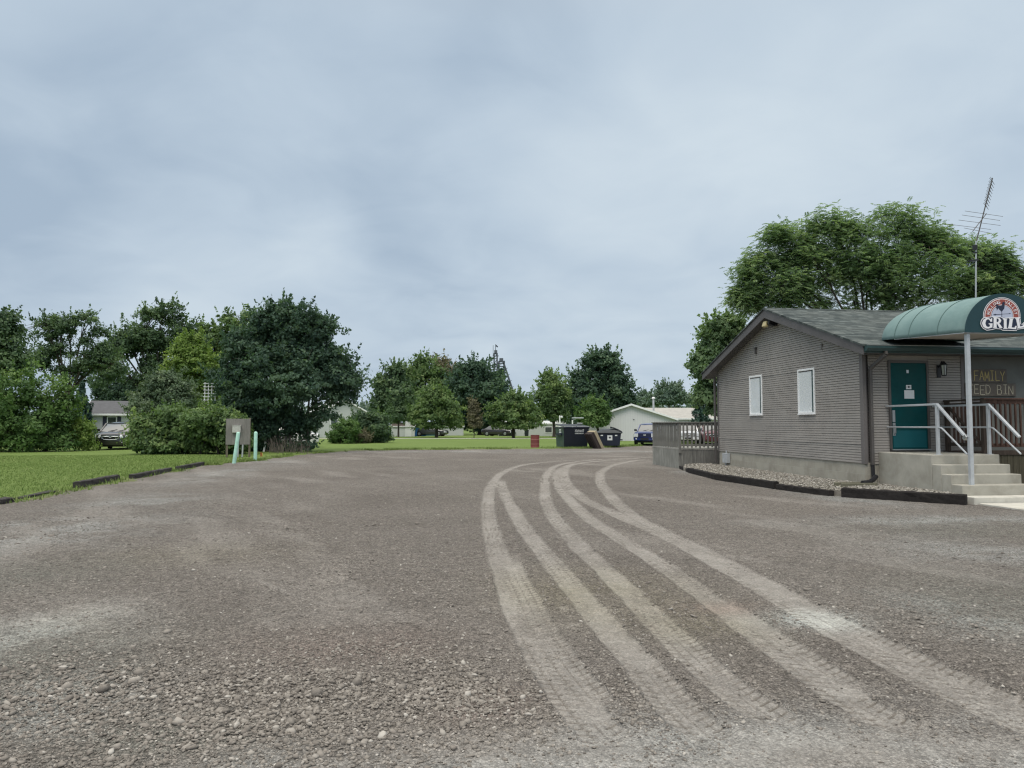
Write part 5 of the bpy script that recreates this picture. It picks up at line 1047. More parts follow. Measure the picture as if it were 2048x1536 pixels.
hq = Pd(398, 62); house('gabled_house', 'house gable with white rake trim and grey roof above the dark bushes', 'house', hq, R(12), 5.0, 7.0, 2.35, 3.55, 'white_lap', 'roof_dark', axis='y', wins=((0, 1.0, 1.0, 1.1, False),))
hq = Pd(673, 92); house('farmhouse', 'pale two storey house half hidden right of the big dark tree', 'house', hq, R(20), 5.6, 7, 3.1, 4.7, 'pale_lap', 'roof_white', axis='y', wins=((1.2, 1.6, .7, 1.0, False), (-1.2, 1.6, .7, 1.0, False)))
hq = Pd(1280, 70); gar = house('white_garage', 'pale metal clad garage with a low gable facing the lot', 'garage', (hq[0], hq[1] + 4, 0), R(-12), 8.1, 8, 2.12, 3.56, 'white_steel', 'roof_tan', axis='y', over=.3)
MB().lathe((0, 0, 0), [(.05, 0), (.05, .06)], 10).build('vent_light', mt['black_metal'], gar, local=True).location = (.25, -4.03, 2.05)
pp = thing('vent_pipe', 'white roof vent pipe with a cap behind the garage gable', 'vent', (0, 0, 0)); q = atd(1307, 812, 74.5); pp.location = (q[0], q[1], 2.9); MB().tube([(0, 0, 0), (0, 0, 1.28)], .10, 10).build('stack', mt['galvanised'], pp, local=True); MB().lathe((0, 0, 1.29), [(.17, 0), (.20, .05), (.06, .18)], 10).build('cap', mt['white_paint'], pp, local=True)
hq = Pd(1378, 76); house('white_garage', 'long pale shed with a tan roof joined behind the garage, right of its gable', 'garage', (hq[0], hq[1] + 3, 0), R(-4), 9.4, 6, 2.25, 3.38, 'white_steel', 'roof_tan', over=.3)
hq = Pd(806, 98); house('small_garage', 'small white shed under the trees left of the blue shed', 'shed', hq, R(4), 2.9, 3.0, 1.35, 1.9, 'white_lap', 'roof_brown', over=.1, door=(.6, .8))
hq = Pd(836, 101); house('blue_shed', 'bright blue shed behind the round trees', 'shed', hq, R(4), 1.9, 3, 1.35, 1.7, 'blue_tarp', 'blue_tarp', over=.05, trim='blue_tarp')
hq = Pd(860, 106); house('teal_shed', 'dark teal shed right of the bright blue shed', 'shed', hq, R(4), 2.2, 3, 1.5, 1.9, 'teal_shed', 'teal_shed', over=.05, trim='teal_shed')
hq = Pd(896, 108); house('cottage', 'grey cottage wall seen behind the trunk of a round tree', 'house', hq, R(4), 4.0, 4, 1.3, 1.9, 'pale_lap', 'roof_brown', over=.1)
hq = Pd(1062, 104); house('mobile_home', 'long low white mobile home behind the round trees', 'house', hq, R(-3), 9.0, 4.2, 1.7, 2.15, 'pale_lap', 'roof_white', wins=((-3.6, .55, .6, .7, False), (-.9, .55, .5, .7, False), (2.2, .55, .9, .7, False)), over=.1, door=(3.6, .8))
for k, px in enumerate((1026, 1053)): q = Pd(px, 100); bx = thing('trash_bin', ('dark bin standing at the left of the white mobile home', 'dark bin standing at the middle of the white mobile home')[k], 'bin', q); MB().loft(tap(.22, .27, -.22, -.27, .27, 0, .85)).build('bin_body', mt['lid_plastic'], bx, local=True); MB().box(-.29, -.3, .852, .29, .29, .90).build('lid', mt['dumpster_black'], bx, local=True)
# trellis among the bushes
q = atd(420, 780, 42.5); tr_ = thing('trellis', 'white lattice trellis panel standing among the bushes', 'trellis', (q[0], q[1], 0))
for k in range(4): MB().bar((-.28 + k * .19, 0, 2.0), (-.28 + k * .19, 0, 4.0 - .02 * k), .035, .03).build('upright', mt['white_paint'], tr_, local=True)
for k in range(6): MB().bar((-.36, -.034, 2.98 + k * .19), (.36, -.034, 2.98 + k * .19), .03, .03).build('slat', mt['white_paint'], tr_, local=True)
MB().bar((0, .04, 0), (0, .04, 2.6), .06, .06).build('pole', mt['white_paint'], tr_, local=True)
# grain elevator
D_ = 230; k_ = D_ / F_PX; gq = Pd(1000, D_); ge = thing('grain_elevator', 'distant grain elevator tower with lattice legs and a long slanting spout', 'tower', gq)
M_plain('far_steel', (.10, .115, .14), .6, .15); fs = mt['far_steel']
def lat(x, z0, z1, w, name):
    m = MB()
    for sx in (-1, 1):
        for sy in (-1, 1): m.bar((x + sx * w, sy * w, z0), (x + sx * w * .85, sy * w * .85, z1), .24, .24)
    n = int((z1 - z0) / 1.6)
    for i in range(n):
        a, b_ = z0 + (z1 - z0) * i / n, z0 + (z1 - z0) * (i + 1) / n
        for sy in (-1, 1): m.bar((x - w, sy * w, a), (x + w, sy * w, b_), .15, .15); m.bar((x - w, sy * w, b_), (x + w, sy * w, b_), .15, .15)
    return m.build(name, fs, ge, local=True)
zz = lambda y: EYE + (850 - y) * k_; xx = lambda px: (px - 1000) * k_
lat(xx(991), 0, zz(706), .55, 'leg'); lat(xx(1003), 0, zz(722), .95, 'leg')
MB().box(xx(988.5), -.5, zz(708), xx(994), .5, zz(700)).box(xx(985), -.6, zz(712), xx(997), .6, zz(711)).box(xx(999), -.6, zz(724), xx(1006), .6, zz(716)).box(xx(997), -.7, zz(727), xx(1009), .7, zz(726)).build('head_house', fs, ge, local=True)
m = MB().tube([(xx(1006), 0, zz(722)), (xx(1027), 0, zz(784))], .30, 8)
for t in (.25, .45, .65, .85): m.bar((xx(1006 + 21 * t), 0, zz(722 + 62 * t)), (xx(1006 + 21 * t + 4), 0, zz(722 + 62 * t - 2)), .14, .14)
m.tube([(xx(999), 0, zz(724)), (xx(982), 0, zz(735))], .18, 6).build('spout', fs, ge, local=True)
MB().tube([(xx(991), 0, zz(700)), (xx(991), 0, zz(688))], .10, 6).tube([(xx(986), 0, zz(711)), (xx(986), 0, zz(690))], .07, 6).build('mast', fs, ge, local=True)
MB().add([(xx(991.4), 0, zz(688.5)), (xx(996), 0.1, zz(692)), (xx(995), 0.1, zz(694.5)), (xx(991.4), 0, zz(692))], [(0, 1, 2, 3)]).build('flag', mt['shutter'], ge, local=True)
# ================================================================ TREES
def mat_leaf(name, dark, mid, light, trans=.28, warm=None):
    b = NB(name); t = b.attr('tone'); c = b.ramp(t, [(0, dark), (.45, mid), (1, light)])
    nt = b.nt; b.fin(c, .6, spec=.22)
    tr = b.node('ShaderNodeBsdfTranslucent'); b.L(b.mix(1.0, c, (1.25, 1.35, .7), 'MULTIPLY'), tr.inputs[0])
    mx = b.node('ShaderNodeMixShader'); mx.inputs[0].default_value = trans; b.L(b.b.outputs[0], mx.inputs[1]); b.L(tr.outputs[0], mx.inputs[2]); b.L(mx.outputs[0], b.o.inputs[0]); return b.m
LEAF = {
 'dark': mat_leaf('leaf_dark', (0.046, 0.084, 0.052), (0.105, 0.170, 0.091), (0.215, 0.295, 0.150), .40),
 'deep': mat_leaf('leaf_deep', (0.036, 0.072, 0.057), (0.079, 0.138, 0.094), (0.165, 0.245, 0.150), .40),
 'mid': mat_leaf('leaf_mid', (0.066, 0.115, 0.052), (0.149, 0.230, 0.094), (0.289, 0.367, 0.157), .40),
 'bright': mat_leaf('leaf_bright', (.046, .098, .030), (.100, .180, .056), (.195, .280, .100), .32),
 'yellow': mat_leaf('leaf_yellow', (.095, .165, .040), (.195, .285, .075), (.320, .400, .140), .35),
 'grey': mat_leaf('leaf_grey', (0.062, 0.103, 0.062), (0.125, 0.181, 0.110), (0.244, 0.300, 0.200), .28),
 'far': mat_leaf('leaf_far', (0.075, 0.122, 0.100), (0.131, 0.194, 0.144), (0.206, 0.269, 0.194), .25),  # pale bluish leaf colour with the haze of distance mixed in
 'walnut': mat_leaf('leaf_walnut', (0.086, 0.149, 0.078), (0.172, 0.259, 0.136), (0.322, 0.408, 0.230), .48),
 'rust': mat_leaf('leaf_rust', (0.081, 0.077, 0.049), (0.155, 0.146, 0.094), (0.244, 0.227, 0.146)),
 'spruce': mat_leaf('leaf_spruce', (0.022, 0.053, 0.045), (0.045, 0.091, 0.071), (0.098, 0.155, 0.114), .05)}
def mat_bark():
    b = NB('bark'); v = b.coord((4, 4, .8)); n = b.noise(v, 3, 6, .7, .5); c = b.mix(n, (.035, .030, .026), (.115, .100, .085)); return b.fin(c, .95, b.bump(n, .6, .02), spec=.1)
BARK = mat_bark()
M_plain('bark_grey', (.17, .16, .15), .9, .3, 5, stretch=(4, 4, 1))
def leaf_quads(cen, nrm, size, asp=1.7, fold=.25):
    "kite-shaped leaves: 4 corners each"
    n = len(cen); t = RNG.normal(size=(n, 3)); nrm = nrm / (np.linalg.norm(nrm, axis=1)[:, None] + 1e-9)
    t -= nrm * (t * nrm).sum(1)[:, None]; t /= np.linalg.norm(t, axis=1)[:, None] + 1e-9; t[:, 2] -= .35; t /= np.linalg.norm(t, axis=1)[:, None] + 1e-9
    s = np.cross(nrm, t); s /= np.linalg.norm(s, axis=1)[:, None] + 1e-9; L = size[:, None]
    a = cen - t * L * .5; c = cen + t * L * .5; w = L * .5 / asp * 1.15; m_ = cen - t * L * .06 - nrm * L * fold * .18
    return np.stack([a, m_ + s * w, c, m_ - s * w], 1).reshape(-1, 3)
def crown_points(lobes, nclump, perclump, crad, fill=.35, low=-.55, spray=.55):
    "clump centres spread through the lobes, leaves gathered round each centre"
    vol = np.array([max(l[3], .05) * max(l[4], .05) * max(l[5], .05) for l in lobes]) ** (2 / 3); prob = vol / vol.sum(); which = RNG.choice(len(lobes), nclump, p=prob)
    Lb = np.array([l[:6] for l in lobes]); d = RNG.normal(size=(nclump, 3)); d /= np.linalg.norm(d, axis=1)[:, None]; d[:, 2] = np.where(d[:, 2] < low, -d[:, 2] * .7, d[:, 2])
    r = np.where(RNG.uniform(size=nclump) < fill, RNG.uniform(.2, .8, nclump), RNG.uniform(.72, 1.02, nclump)) * (1 + .14 * RNG.normal(size=nclump))
    cc = Lb[which, :3] + d * r[:, None] * Lb[which, 3:6]
    ctone = np.clip(RNG.normal(.40, .20, nclump) + .18 * d[:, 2] * 0 + .5 * (fbm(cc[:, 0] * .55 + 3.1 * cc[:, 2] * .2, cc[:, 2] * .6 + cc[:, 1] * .3, 3, 77) - .5), 0, 1); cr = crad * np.exp(RNG.normal(0, .28, nclump))
    n = nclump * perclump; k = np.repeat(np.arange(nclump), perclump); o = RNG.normal(size=(n, 3)); o /= np.linalg.norm(o, axis=1)[:, None]; o *= (RNG.uniform(0, 1, n) ** (1 / 2.2))[:, None]
    o[:, 2] *= .62; p = cc[k] + o * cr[k][:, None]; out = o * .9 + d[k] * .55; out[:, 2] += .45
    up = np.where(d[:, 2] > .05)[0]                      # leaf sprays that stand out of the crown and roughen its outline
    up = RNG.choice(up, int(len(up) * spray)) if len(up) else up
    m_ = max(6, perclump // 3); k2 = np.repeat(up, m_); t2 = np.tile(np.linspace(.1, 1, m_), len(up)); ext = np.repeat(RNG.uniform(.7, 1.9, len(up)), m_) * crad
    dirs = d[up] * .8 + np.array([0, 0, .75]) + RNG.normal(0, .25, (len(up), 3)); dirs /= np.linalg.norm(dirs, axis=1)[:, None]
    p2 = cc[k2] + np.repeat(dirs, m_, 0) * (t2 * ext + .35 * crad)[:, None] + RNG.normal(0, .17 * crad, (len(k2), 3)) * (1.15 - t2)[:, None]
    p = np.concatenate([p, p2]); k = np.concatenate([k, k2]); out = np.concatenate([out, RNG.normal(0, .6, (len(k2), 3)) + d[k2] * .5 + np.array([0, 0, .3])]); n = len(p)
    nr = out + RNG.normal(0, .55, (n, 3)); tone = np.clip(ctone[k] + RNG.normal(0, .07, n), 0, 1)
    return p, nr, tone, cc, d
def limb(m, a, b, r0, r1, bend=.12, n=5, sides=7):
    a, b = Vector(a), Vector(b); L = (b - a).length; off = Vector(RNG.normal(0, bend * L * .5, 3)); pts = []
    for i in range(n + 1):
        t = i / n; pts.append(a.lerp(b, t) + off * math.sin(math.pi * t) + Vector((0, 0, .08 * L * math.sin(math.pi * t))))
    m.tube(pts, [r0 + (r1 - r0) * (i / n) ** .8 for i in range(n + 1)], sides, cap=False); return pts
def tree(name, label, dep, lobes_px, leaf='mid', base=None, trunk_r=.2, nclump=220, per=40, crad=.45, lsize=.2, cat='tree', group=None, depth_k=.85, split=.35, limbs=True, bark=None, asp=1.7, fill=.35, twigs=.25, stems=None, pinnate=False, dens=1.35, low=False, spray=.55):
    """lobes_px: (px, py, rx, ry[, extra depth]) crown masses as surveyed from the camera; each becomes an ellipsoid in space"""
    k = dep / F_PX; bp = base if base is not None else (sum(l[0] for l in lobes_px) / len(lobes_px))
    g = atd(bp, 850, dep); root = Vector((g[0], g[1], 0)); lobes = []
    for i, l in enumerate(lobes_px):
        dd = l[4] if len(l) > 4 else RNG.uniform(-.5, .5) * l[2] * k * .8
        c = atd(l[0], l[1], dep + dd); lobes.append((c[0], c[1], c[2], l[2] * k, (l[2] * .6 + l[3] * .4) * k * depth_k, l[3] * k))
    lobes = [(x, y, max(z, rz * .9), rx, ry, rz) for (x, y, z, rx, ry, rz) in lobes]
    o = thing(name, label, cat, tuple(root), 0, group)
    p, nr, tone, cc, d = crown_points(lobes, int(nclump * dens), per, crad, fill, -2 if cat == 'bush' or low else -.55, spray)
    ok = p[:, 2] > .04; p, nr, tone = p[ok], nr[ok], tone[ok]
    if pinnate:
        # compound leaves: a drooping stalk with paired leaflets
        n = len(p); ax = RNG.normal(size=(n, 3)); ax[:, 2] = RNG.normal(-.25, .45, n); hz = nr.copy(); hz[:, 2] *= .3; ax += hz * .8; ax /= np.linalg.norm(ax, axis=1)[:, None]
        sd_ = np.cross(ax, np.array([0, 0, 1.0])); sd_ /= np.linalg.norm(sd_, axis=1)[:, None] + 1e-9; up = np.cross(sd_, ax); L = lsize * RNG.uniform(.75, 1.25, n); P_, N_, T_, S_ = [], [], [], []
        quads_ = []
        for j in range(6):
            t = .12 + .16 * j; base_ = p + ax * (L * t)[:, None] - np.array([0, 0, 1.0]) * (L * .28 * t * t)[:, None]; ll = L * (.40 - .10 * abs(t - .45) * 2)
            for s in (-1, 1):
                dirv = sd_ * s * .9 + ax * .5 - np.array([0, 0, .22]); dirv /= np.linalg.norm(dirv, axis=1)[:, None]; tip = base_ + dirv * ll[:, None]; th = RNG.normal(0, .9, n)[:, None]; wv = np.cross(dirv, up); wv = wv * np.cos(th) + up * np.sin(th); wv /= np.linalg.norm(wv, axis=1)[:, None] + 1e-9; mid = base_ + dirv * (ll * .42)[:, None]; w = (ll * .19)[:, None]
                quads_.append(np.stack([base_, mid + wv * w, tip, mid - wv * w], 1))
        V_ = np.stack(quads_, 1).reshape(-1, 3); tn = np.repeat(tone, 12 * 4)
    else:
        sz = lsize * np.exp(RNG.normal(0, .25, len(p)))
        V_ = leaf_quads(p, nr, sz, asp); tn = np.repeat(tone, 4)
    V_ = V_ - np.array(root)
    cr_ = np_mesh('crown', V_, np.arange(len(V_)), 4, LEAF[leaf], o, {'tone': ('POINT', tn)})
    if limbs:
        m = MB(); zc = np.mean([l[2] for l in lobes]); zlo = min(l[2] - l[5] for l in lobes); fork = Vector((0, 0, max(.35, zlo * .6 + zc * .4 * split + .2)))
        if stems:
            for (sx, lean) in stems:
                b_ = atd(sx, 850, dep); limb(m, (b_[0] - root.x, b_[1] - root.y, -.1), (b_[0] - root.x + lean, b_[1] - root.y + RNG.normal(0, .3), zc * .9), trunk_r, trunk_r * .4, .05)
        else: m.tube([(0, 0, -.15), (0, 0, .12), fork * .5 + Vector((RNG.normal(0, .04), RNG.normal(0, .04), 0)), fork], [trunk_r * 1.45, trunk_r * 1.08, trunk_r * .95, trunk_r * .85], 10)
        big_l = lobes if len(lobes) <= 12 else [lobes[j] for j in RNG.choice(len(lobes), 12, replace=False)]
        for l in big_l:
            e = Vector(l[:3]) - root; pts = limb(m, fork * .93, e + Vector((0, 0, l[5] * .35)), trunk_r * .55, trunk_r * .14, .10)
            for q in range(3):
                dv = Vector(RNG.normal(size=3)).normalized(); limb(m, pts[3 + q % 2], e + Vector((dv.x * l[3] * .8, dv.y * l[4] * .8, abs(dv.z) * l[5] * .75)), trunk_r * .22, trunk_r * .05, .1, 4, 5)
        nt_ = int(len(cc) * twigs)
        if nt_:
            Lb = np.array([l[:3] for l in big_l])
            for c in cc[RNG.choice(len(cc), nt_, replace=False)]:
                j = np.argmin(((Lb - c) ** 2).sum(1)); a = Vector(Lb[j]) - root; limb(m, a.lerp(Vector(c) - root, .15), Vector(c) - root, trunk_r * .09, trunk_r * .03, .08, 3, 4)
        m.build('trunk', bark or BARK, o, local=True, smooth='all', fix=False)
    return o
def conifer(name, label, px, base_y, top_y, halfw, dep, leaf='spruce', n=9000, group=None, z0=.3, irregular=.25, lsize=.22):
    g = atd(px, 850, dep); k = dep / F_PX; H = EYE + (850 - top_y) * k; W = halfw * k; o = thing(name, label, 'tree', (g[0], g[1], 0), 0, group)
    P_, N_ = [], []; nl = int(H / .26); V_ = []; T_ = []
    for i in range(nl):
        z = z0 + (H - z0) * i / nl; rr = W * (1 - (z - z0) / (H - z0)) ** .85 * (1 + irregular * RNG.normal()); nb = max(4, int(9 * rr / W) + 3)
        for b in range(nb):
            a = RNG.uniform(0, 2 * math.pi); L = max(.15, rr * RNG.uniform(.75, 1.15)); m = max(8, int(n / (nl * 6)))
            t = RNG.uniform(.1, 1, m) ** .7; droop = .30 * L * t - .22 * L * t * t; w = RNG.normal(0, .10 * L, m) * (1.1 - t)
            x = np.cos(a) * L * t - np.sin(a) * w; y = np.sin(a) * L * t + np.cos(a) * w; zz_ = z - droop + RNG.normal(0, .10, m); P_.append(np.stack([x, y, zz_], 1)); N_.append(np.stack([np.cos(a) * .5 + RNG.normal(0, .7, m), np.sin(a) * .5 + RNG.normal(0, .7, m), RNG.uniform(-.1, .9, m)], 1)); T_.append(np.clip(np.full(m, RNG.normal(.4, .12)) + .25 * (t - .5), 0, 1))
    p = np.concatenate(P_); q = leaf_quads(p, np.concatenate(N_), lsize * np.exp(RNG.normal(0, .2, len(p))), 2.6)
    np_mesh('crown', q, np.arange(len(q)), 4, LEAF[leaf], o, {'tone': ('POINT', np.repeat(np.concatenate(T_), 4))})
    MB().tube([(0, 0, -.1), (0, 0, H * .5), (0, 0, H * .97)], [W * .10 + .06, W * .06 + .03, .02], 8).build('trunk', BARK, o, local=True); return o
# ---------------------------------------------------------------- left side
tree('large_bush', 'big bright green bush at the far left edge of the lawn', 42, [(55, 800, 75, 62), (10, 830, 60, 72), (100, 845, 52, 55), (40, 865, 75, 42), (120, 800, 30, 36), (-60, 820, 60, 80), (15, 882, 44, 22), (60, 886, 44, 18), (105, 882, 38, 22), (132, 888, 24, 16)], 'bright', 50, .10, 420, 60, .42, .15, 'bush', stems=[(20, .3), (60, -.2), (95, .2)])
tree('weedy_shrub', 'low yellow green shrub between the big bright bush and the black car', 43.5, [(165, 872, 26, 30), (140, 858, 24, 28), (178, 885, 16, 16)], 'yellow', 160, .04, 110, 45, .28, .11, 'bush', stems=[(150, .1), (168, 0)])
tree('dark_tree', 'dark round tree cut by the left edge of the picture', 62, [(0, 680, 44, 50), (20, 730, 42, 42), (-30, 740, 60, 80), (8, 640, 20, 16)], 'dark', -10, .25, 230, 50, .6, .24)
_r = np.random.default_rng(5)
def masses(outline, n, r0, r1):
    "fill a surveyed crown outline (upper edge given as px -> top) with many small rounded masses"
    xs = [o[0] for o in outline]; out = []
    for i in range(n):
        x = _r.uniform(xs[0], xs[-1]); t = np.interp(x, xs, [o[1] for o in outline]); b_ = np.interp(x, xs, [o[2] for o in outline]); r = _r.uniform(r0, r1); y = t + r * .8 + max(0, b_ - t - r * 1.4) * _r.uniform(0, 1) ** 1.3
        out.append((x, y, r * 1.15, r * .85))
    return out
tree('tall_tree', 'tall open tree with bare branches showing, left of the ranch house', 72, masses([(36, 655, 760), (60, 618, 770), (85, 622, 775), (110, 630, 780), (135, 608, 780), (170, 600, 780), (195, 640, 780), (215, 690, 790), (235, 720, 790)], 34, 14, 26), 'dark', 134, .22, 420, 36, .50, .20, twigs=.5, fill=.3)
conifer('spruce_tree', 'dark blue green spruce left of the ranch house', 163, 880, 762, 34, 56)
tree('leafy_tree', 'tall dark leafy tree rising behind the ranch house', 82, masses([(205, 690, 800), (235, 665, 810), (262, 650, 810), (285, 622, 815), (315, 600, 815), (350, 594, 815), (378, 606, 815), (395, 640, 815), (420, 665, 815)], 44, 18, 34), 'dark', 318, .3, 720, 42, .60, .24, twigs=.35)
tree('leafy_tree', 'tall dark tree left of and behind the biggest dark tree', 84, masses([(395, 640, 760), (415, 622, 770), (440, 616, 780), (470, 612, 790), (500, 620, 790), (520, 650, 790)], 22, 16, 30), 'mid', 440, .28, 380, 42, .60, .25, twigs=.35)
for i, (px, w) in enumerate(((196, 13), (216, 12), (235, 13), (253, 12))):
    tree('arborvitae', ('leftmost of the four dark arborvitae behind the ranch house roof', 'second dark arborvitae from the left behind the ranch house roof', 'third dark arborvitae from the left behind the ranch house roof', 'rightmost of the four dark arborvitae behind the ranch house roof')[i], 80, [(px, 835, w, 30), (px, 805, w * .95, 26), (px + 1, 783 + (i % 2) * 4, w * .75, 20)], 'deep', px, .1, 130, 40, .40, .22, group='arborvitae behind the ranch house', twigs=0, fill=.5, low=True)
tree('yellow_tree', 'yellow green tree standing out among the dark trees', 58, [(380, 692, 32, 26), (395, 730, 42, 38), (358, 755, 38, 34), (418, 765, 32, 42), (400, 800, 48, 26), (370, 720, 34, 30)], 'yellow', 392, .14, 380, 50, .42, .17, fill=.3)
tree('grey_shrub', 'grey green shrubby tree in front of the ranch house', 50, [(325, 775, 42, 36), (295, 808, 38, 32), (360, 795, 36, 36), (275, 825, 22, 22), (340, 822, 50, 26)], 'grey', 318, .10, 300, 45, .36, .14, 'tree', stems=[(300, .2), (325, 0), (345, -.2)])
tree('spreading_bush', 'broad dark bush with layered branches behind the plywood board', 38, [(300, 862, 42, 32), (350, 848, 56, 32), (415, 845, 52, 30), (455, 855, 40, 34), (395, 880, 85, 26), (300, 890, 30, 18), (470, 885, 30, 22), (330, 892, 60, 18)], 'mid', 380, .07, 620, 46, .34, .15, 'bush', stems=[(310, .4), (350, -.3), (400, .3), (440, -.2)])
tree('big_dark_tree', 'biggest dark dense tree beside the gravel lot, left of centre', 42.5, masses([(450, 720, 880), (465, 665, 885), (485, 635, 885), (505, 625, 890), (530, 600, 890), (555, 604, 890), (585, 596, 885), (605, 625, 885), (622, 606, 880), (645, 625, 860), (660, 668, 850), (675, 705, 820), (692, 722, 785)], 90, 18, 40) + [(560, 760, 95, 76), (520, 800, 70, 60), (615, 760, 56, 60), (490, 770, 36, 70), (540, 850, 60, 40)], 'deep', 585, .09, 1750, 46, .42, .16, fill=.45, low=True, dens=1.2, stems=[(556, -.3), (570, .2), (585, -.1), (600, .4), (616, .2), (548, -.5)], bark=mt['bark_grey'])
tree('low_brush', 'low dark brush at the foot of the biggest dark tree', 42, [(540, 890, 36, 14), (600, 893, 30, 10), (500, 893, 34, 14)], 'deep', 560, .03, 120, 40, .25, .13, 'bush', stems=[(530, .1), (555, -.1), (570, .1), (595, 0)], bark=mt['bark_grey'])
def stalks():
    n = 110; m = MB()
    for i in range(n):
        px = RNG.choice([545, 558, 566, 583, 604]) + RNG.normal(0, 5); g = onz(px, RNG.uniform(905, 909)); h = RNG.uniform(.25, 1.0); m.tube([(g[0], g[1], 0), (g[0] + RNG.normal(0, .07), g[1], h * .6), (g[0] + RNG.normal(0, .16), g[1] + RNG.normal(0, .1), h)], [.011, .008, .005], 4, cap=False)
    props(m.build('dry_stalks', M_plain('dry_stalk', (.15, .13, .11), .9, .3), None, fix=False), 'dry standing stalks under the biggest dark tree', 'stalks', kind='stuff')
stalks()
tree('light_shrub', 'light green shrub right of the biggest dark tree', 60, [(690, 862, 30, 26), (668, 878, 18, 14), (700, 878, 24, 14)], 'bright', 690, .04, 150, 45, .30, .13, 'bush', stems=[(680, .1), (698, -.1)])
tree('pinkish_shrub', 'pinkish olive shrub between the light and the dark round shrub', 60.5, [(726, 873, 18, 15), (715, 880, 16, 9)], 'rust', 722, .04, 80, 40, .26, .11, 'bush', stems=[(722, 0)])
tree('round_shrub', 'dark round shrub at the right end of the shrub row', 63, [(748, 852, 32, 26), (725, 845, 26, 20), (765, 868, 20, 17), (740, 872, 32, 13)], 'dark', 745, .06, 260, 42, .36, .16, 'bush', stems=[(735, .2), (752, -.1)])
# ---------------------------------------------------------------- middle distance
tree('willowy_tree', 'soft narrow tree at the left of the middle tree group', 98, [(790, 745, 22, 18), (785, 780, 34, 34), (800, 800, 36, 36), (770, 810, 28, 36), (760, 775, 18, 22), (815, 830, 28, 24)], 'dark', 798, .22, 300, 40, .75, .30, fill=.4)
tree('willowy_tree', 'thin young tree with a slim trunk in front of the small white shed', 92, [(797, 830, 20, 24), (798, 800, 14, 22)], 'dark', 797, .12, 80, 34, .6, .26)
tree('broad_tree', 'tall pale topped tree behind the left round tree', 122, [(845, 728, 24, 16), (832, 755, 32, 28), (862, 760, 34, 32), (815, 770, 20, 24), (850, 800, 50, 40)], 'mid', 850, .35, 280, 38, .95, .38)
tree('broad_tree', 'olive brown topped tree just left of the largest middle tree', 126, [(884, 725, 16, 10), (888, 745, 30, 20), (905, 765, 34, 30), (890, 800, 40, 40)], 'rust', 890, .3, 200, 36, .9, .38)
tree('broad_tree', 'largest dense dark tree in the middle group, left of the elevator tower', 112, [(945, 745, 40, 24), (985, 762, 22, 20), (925, 775, 34, 34), (960, 790, 50, 40), (990, 825, 22, 28), (940, 825, 44, 40), (980, 838, 36, 30), (925, 850, 30, 18)], 'deep', 960, .4, 520, 40, .95, .36, fill=.4)
conifer('spruce_tree', 'ragged dark spruce in front of the elevator tower', 1003, 870, 736, 36, 118, 'spruce', 9000, None, 1.0, .35, .38)
conifer('spruce_tree', 'dark spruce behind the left end of the white mobile home', 985, 870, 772, 30, 112, 'spruce', 5000, None, .3, .2, .36)
tree('round_tree', 'left round headed ornamental tree on the far lawn', 88, [(872, 800, 34, 22), (845, 825, 26, 22), (900, 825, 26, 24), (872, 828, 40, 26), (835, 840, 16, 14), (910, 845, 14, 12), (870, 852, 44, 8)], 'mid', 873, .20, 330, 46, .52, .24, 'tree', 'round headed trees on the far lawn', twigs=.2)
tree('round_tree', 'right round headed ornamental tree behind the red barrel', 86, [(1028, 805, 34, 20), (1000, 828, 26, 20), (1058, 828, 26, 22), (1030, 830, 42, 22), (990, 842, 14, 12), (1072, 842, 14, 14), (1030, 852, 44, 8)], 'mid', 1027, .18, 330, 46, .52, .24, 'tree', 'round headed trees on the far lawn', twigs=.2)
tree('young_tree', 'slim young tree with a rusty top between the two round trees', 84.5, [(948, 822, 10, 22), (950, 846, 14, 20), (944, 805, 6, 10)], 'rust', 948, .05, 90, 34, .34, .18, twigs=.2)
tree('oval_tree', 'oval tree left of the large maple, behind the big dumpster', 92, [(1105, 775, 26, 26), (1090, 800, 22, 26), (1120, 800, 24, 28), (1105, 828, 32, 30), (1100, 755, 16, 10)], 'mid', 1108, .20, 300, 42, .6, .26, fill=.4)
tree('maple_tree', 'large dark maple towering behind the garage', 96, [(1205, 722, 34, 22), (1185, 745, 32, 28), (1225, 750, 30, 28), (1160, 775, 26, 34), (1205, 780, 50, 40), (1240, 790, 26, 36), (1180, 815, 44, 38), (1235, 820, 34, 32), (1258, 805, 14, 18), (1150, 810, 16, 30)], 'deep', 1200, .36, 620, 42, .72, .30, fill=.4)
tree('small_tree', 'small light green tree between the large dumpster and the garage', 68, [(1188, 818, 26, 20), (1172, 835, 18, 18), (1205, 835, 18, 18), (1188, 845, 30, 16)], 'bright', 1196, .12, 230, 44, .40, .17)
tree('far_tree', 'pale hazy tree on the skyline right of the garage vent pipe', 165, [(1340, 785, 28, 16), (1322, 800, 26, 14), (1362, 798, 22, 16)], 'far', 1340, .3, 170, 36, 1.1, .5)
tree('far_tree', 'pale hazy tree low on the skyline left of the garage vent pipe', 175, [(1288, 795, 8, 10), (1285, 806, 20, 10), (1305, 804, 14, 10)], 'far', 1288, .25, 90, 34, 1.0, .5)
conifer('spruce_tree', 'dark spruce showing its branch tips left of the building corner', 1400, 870, 735, 30, 70, 'spruce', 5000, None, .3, .3, .25)
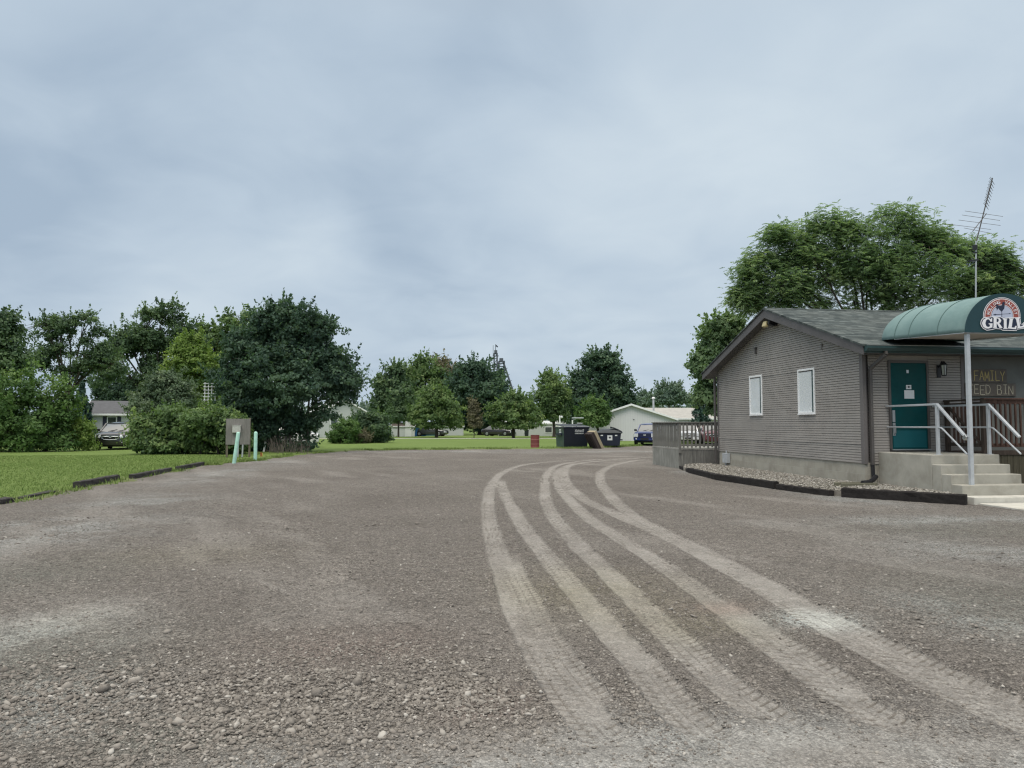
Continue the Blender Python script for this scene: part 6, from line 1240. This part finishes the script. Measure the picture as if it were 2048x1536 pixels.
# ---------------------------------------------------------------- behind the building
tree('corner_tree', 'dark leafy tree rising behind the rear corner of the building', 36, [(1425, 690, 26, 34), (1455, 660, 36, 28), (1400, 720, 20, 16), (1430, 740, 34, 40), (1410, 790, 22, 34), (1435, 815, 26, 30), (1470, 700, 40, 50), (1395, 735, 16, 12)], 'walnut', 1450, .16, 420, 44, .36, .16, fill=.35, twigs=.3)
tree('walnut_tree', 'large airy walnut tree spreading above the building roof', 33, masses([(1480, 560, 640), (1492, 535, 640), (1510, 505, 640), (1535, 450, 640), (1570, 440, 640), (1590, 470, 640), (1615, 430, 640), (1650, 412, 640), (1690, 418, 640), (1712, 450, 640), (1725, 470, 640), (1735, 412, 640), (1765, 402, 640), (1800, 410, 640), (1835, 412, 640), (1850, 450, 640), (1880, 440, 640), (1895, 465, 640), (1930, 470, 640), (1950, 490, 640), (1990, 480, 640), (2020, 510, 640), (2045, 545, 640), (2090, 570, 640), (2140, 600, 660)], 110, 18, 34) + [(1660, 440, 40, 30), (1700, 448, 24, 24), (1772, 430, 38, 30), (1822, 438, 40, 32), (1628, 460, 32, 28), (1562, 468, 34, 28), (1880, 466, 34, 26), (1505, 540, 40, 30), (1990, 512, 40, 30), (1940, 494, 38, 26), (1740, 470, 30, 36), (1600, 500, 40, 34), (1560, 560, 60, 44), (1640, 550, 90, 60), (1750, 530, 90, 70), (1860, 550, 90, 60), (1960, 570, 80, 56)], 'walnut', 1740, .15, 3000, 8, .40, .27, pinnate=True, fill=.55, twigs=.15, split=.2, low=True, spray=0)
# ---------------------------------------------------------------- wood line on the horizon
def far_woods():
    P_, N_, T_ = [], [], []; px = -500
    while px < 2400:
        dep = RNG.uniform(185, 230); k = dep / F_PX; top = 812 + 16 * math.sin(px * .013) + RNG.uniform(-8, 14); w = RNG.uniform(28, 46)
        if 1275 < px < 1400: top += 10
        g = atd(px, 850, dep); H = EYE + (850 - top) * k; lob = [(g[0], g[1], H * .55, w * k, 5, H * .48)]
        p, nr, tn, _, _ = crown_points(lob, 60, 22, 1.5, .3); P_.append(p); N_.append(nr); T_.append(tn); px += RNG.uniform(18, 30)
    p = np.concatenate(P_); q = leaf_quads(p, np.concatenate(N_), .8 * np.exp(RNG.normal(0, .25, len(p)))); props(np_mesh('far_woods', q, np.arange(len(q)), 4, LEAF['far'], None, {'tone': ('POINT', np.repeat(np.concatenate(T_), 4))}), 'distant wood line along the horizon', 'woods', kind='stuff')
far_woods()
wd = onz(1657, 984); m = MB()
for i in range(60):
    a = RNG.uniform(0, 6.28); h = RNG.uniform(.06, .2); x, y = wd[0] + RNG.normal(0, .05), wd[1] + RNG.normal(0, .08); m.add([(x - .006, y, 0), (x + .006, y, 0), (x + math.cos(a) * h * .5, y + math.sin(a) * h * .5, h)], [(0, 1, 2)])
props(m.build('weed_tuft', MATS.get('grass_blade') or mat_grass(), None, fix=False, loc=(wd[0], wd[1], 0)), 'small weed tuft in the gap between two edging timbers', 'weed')
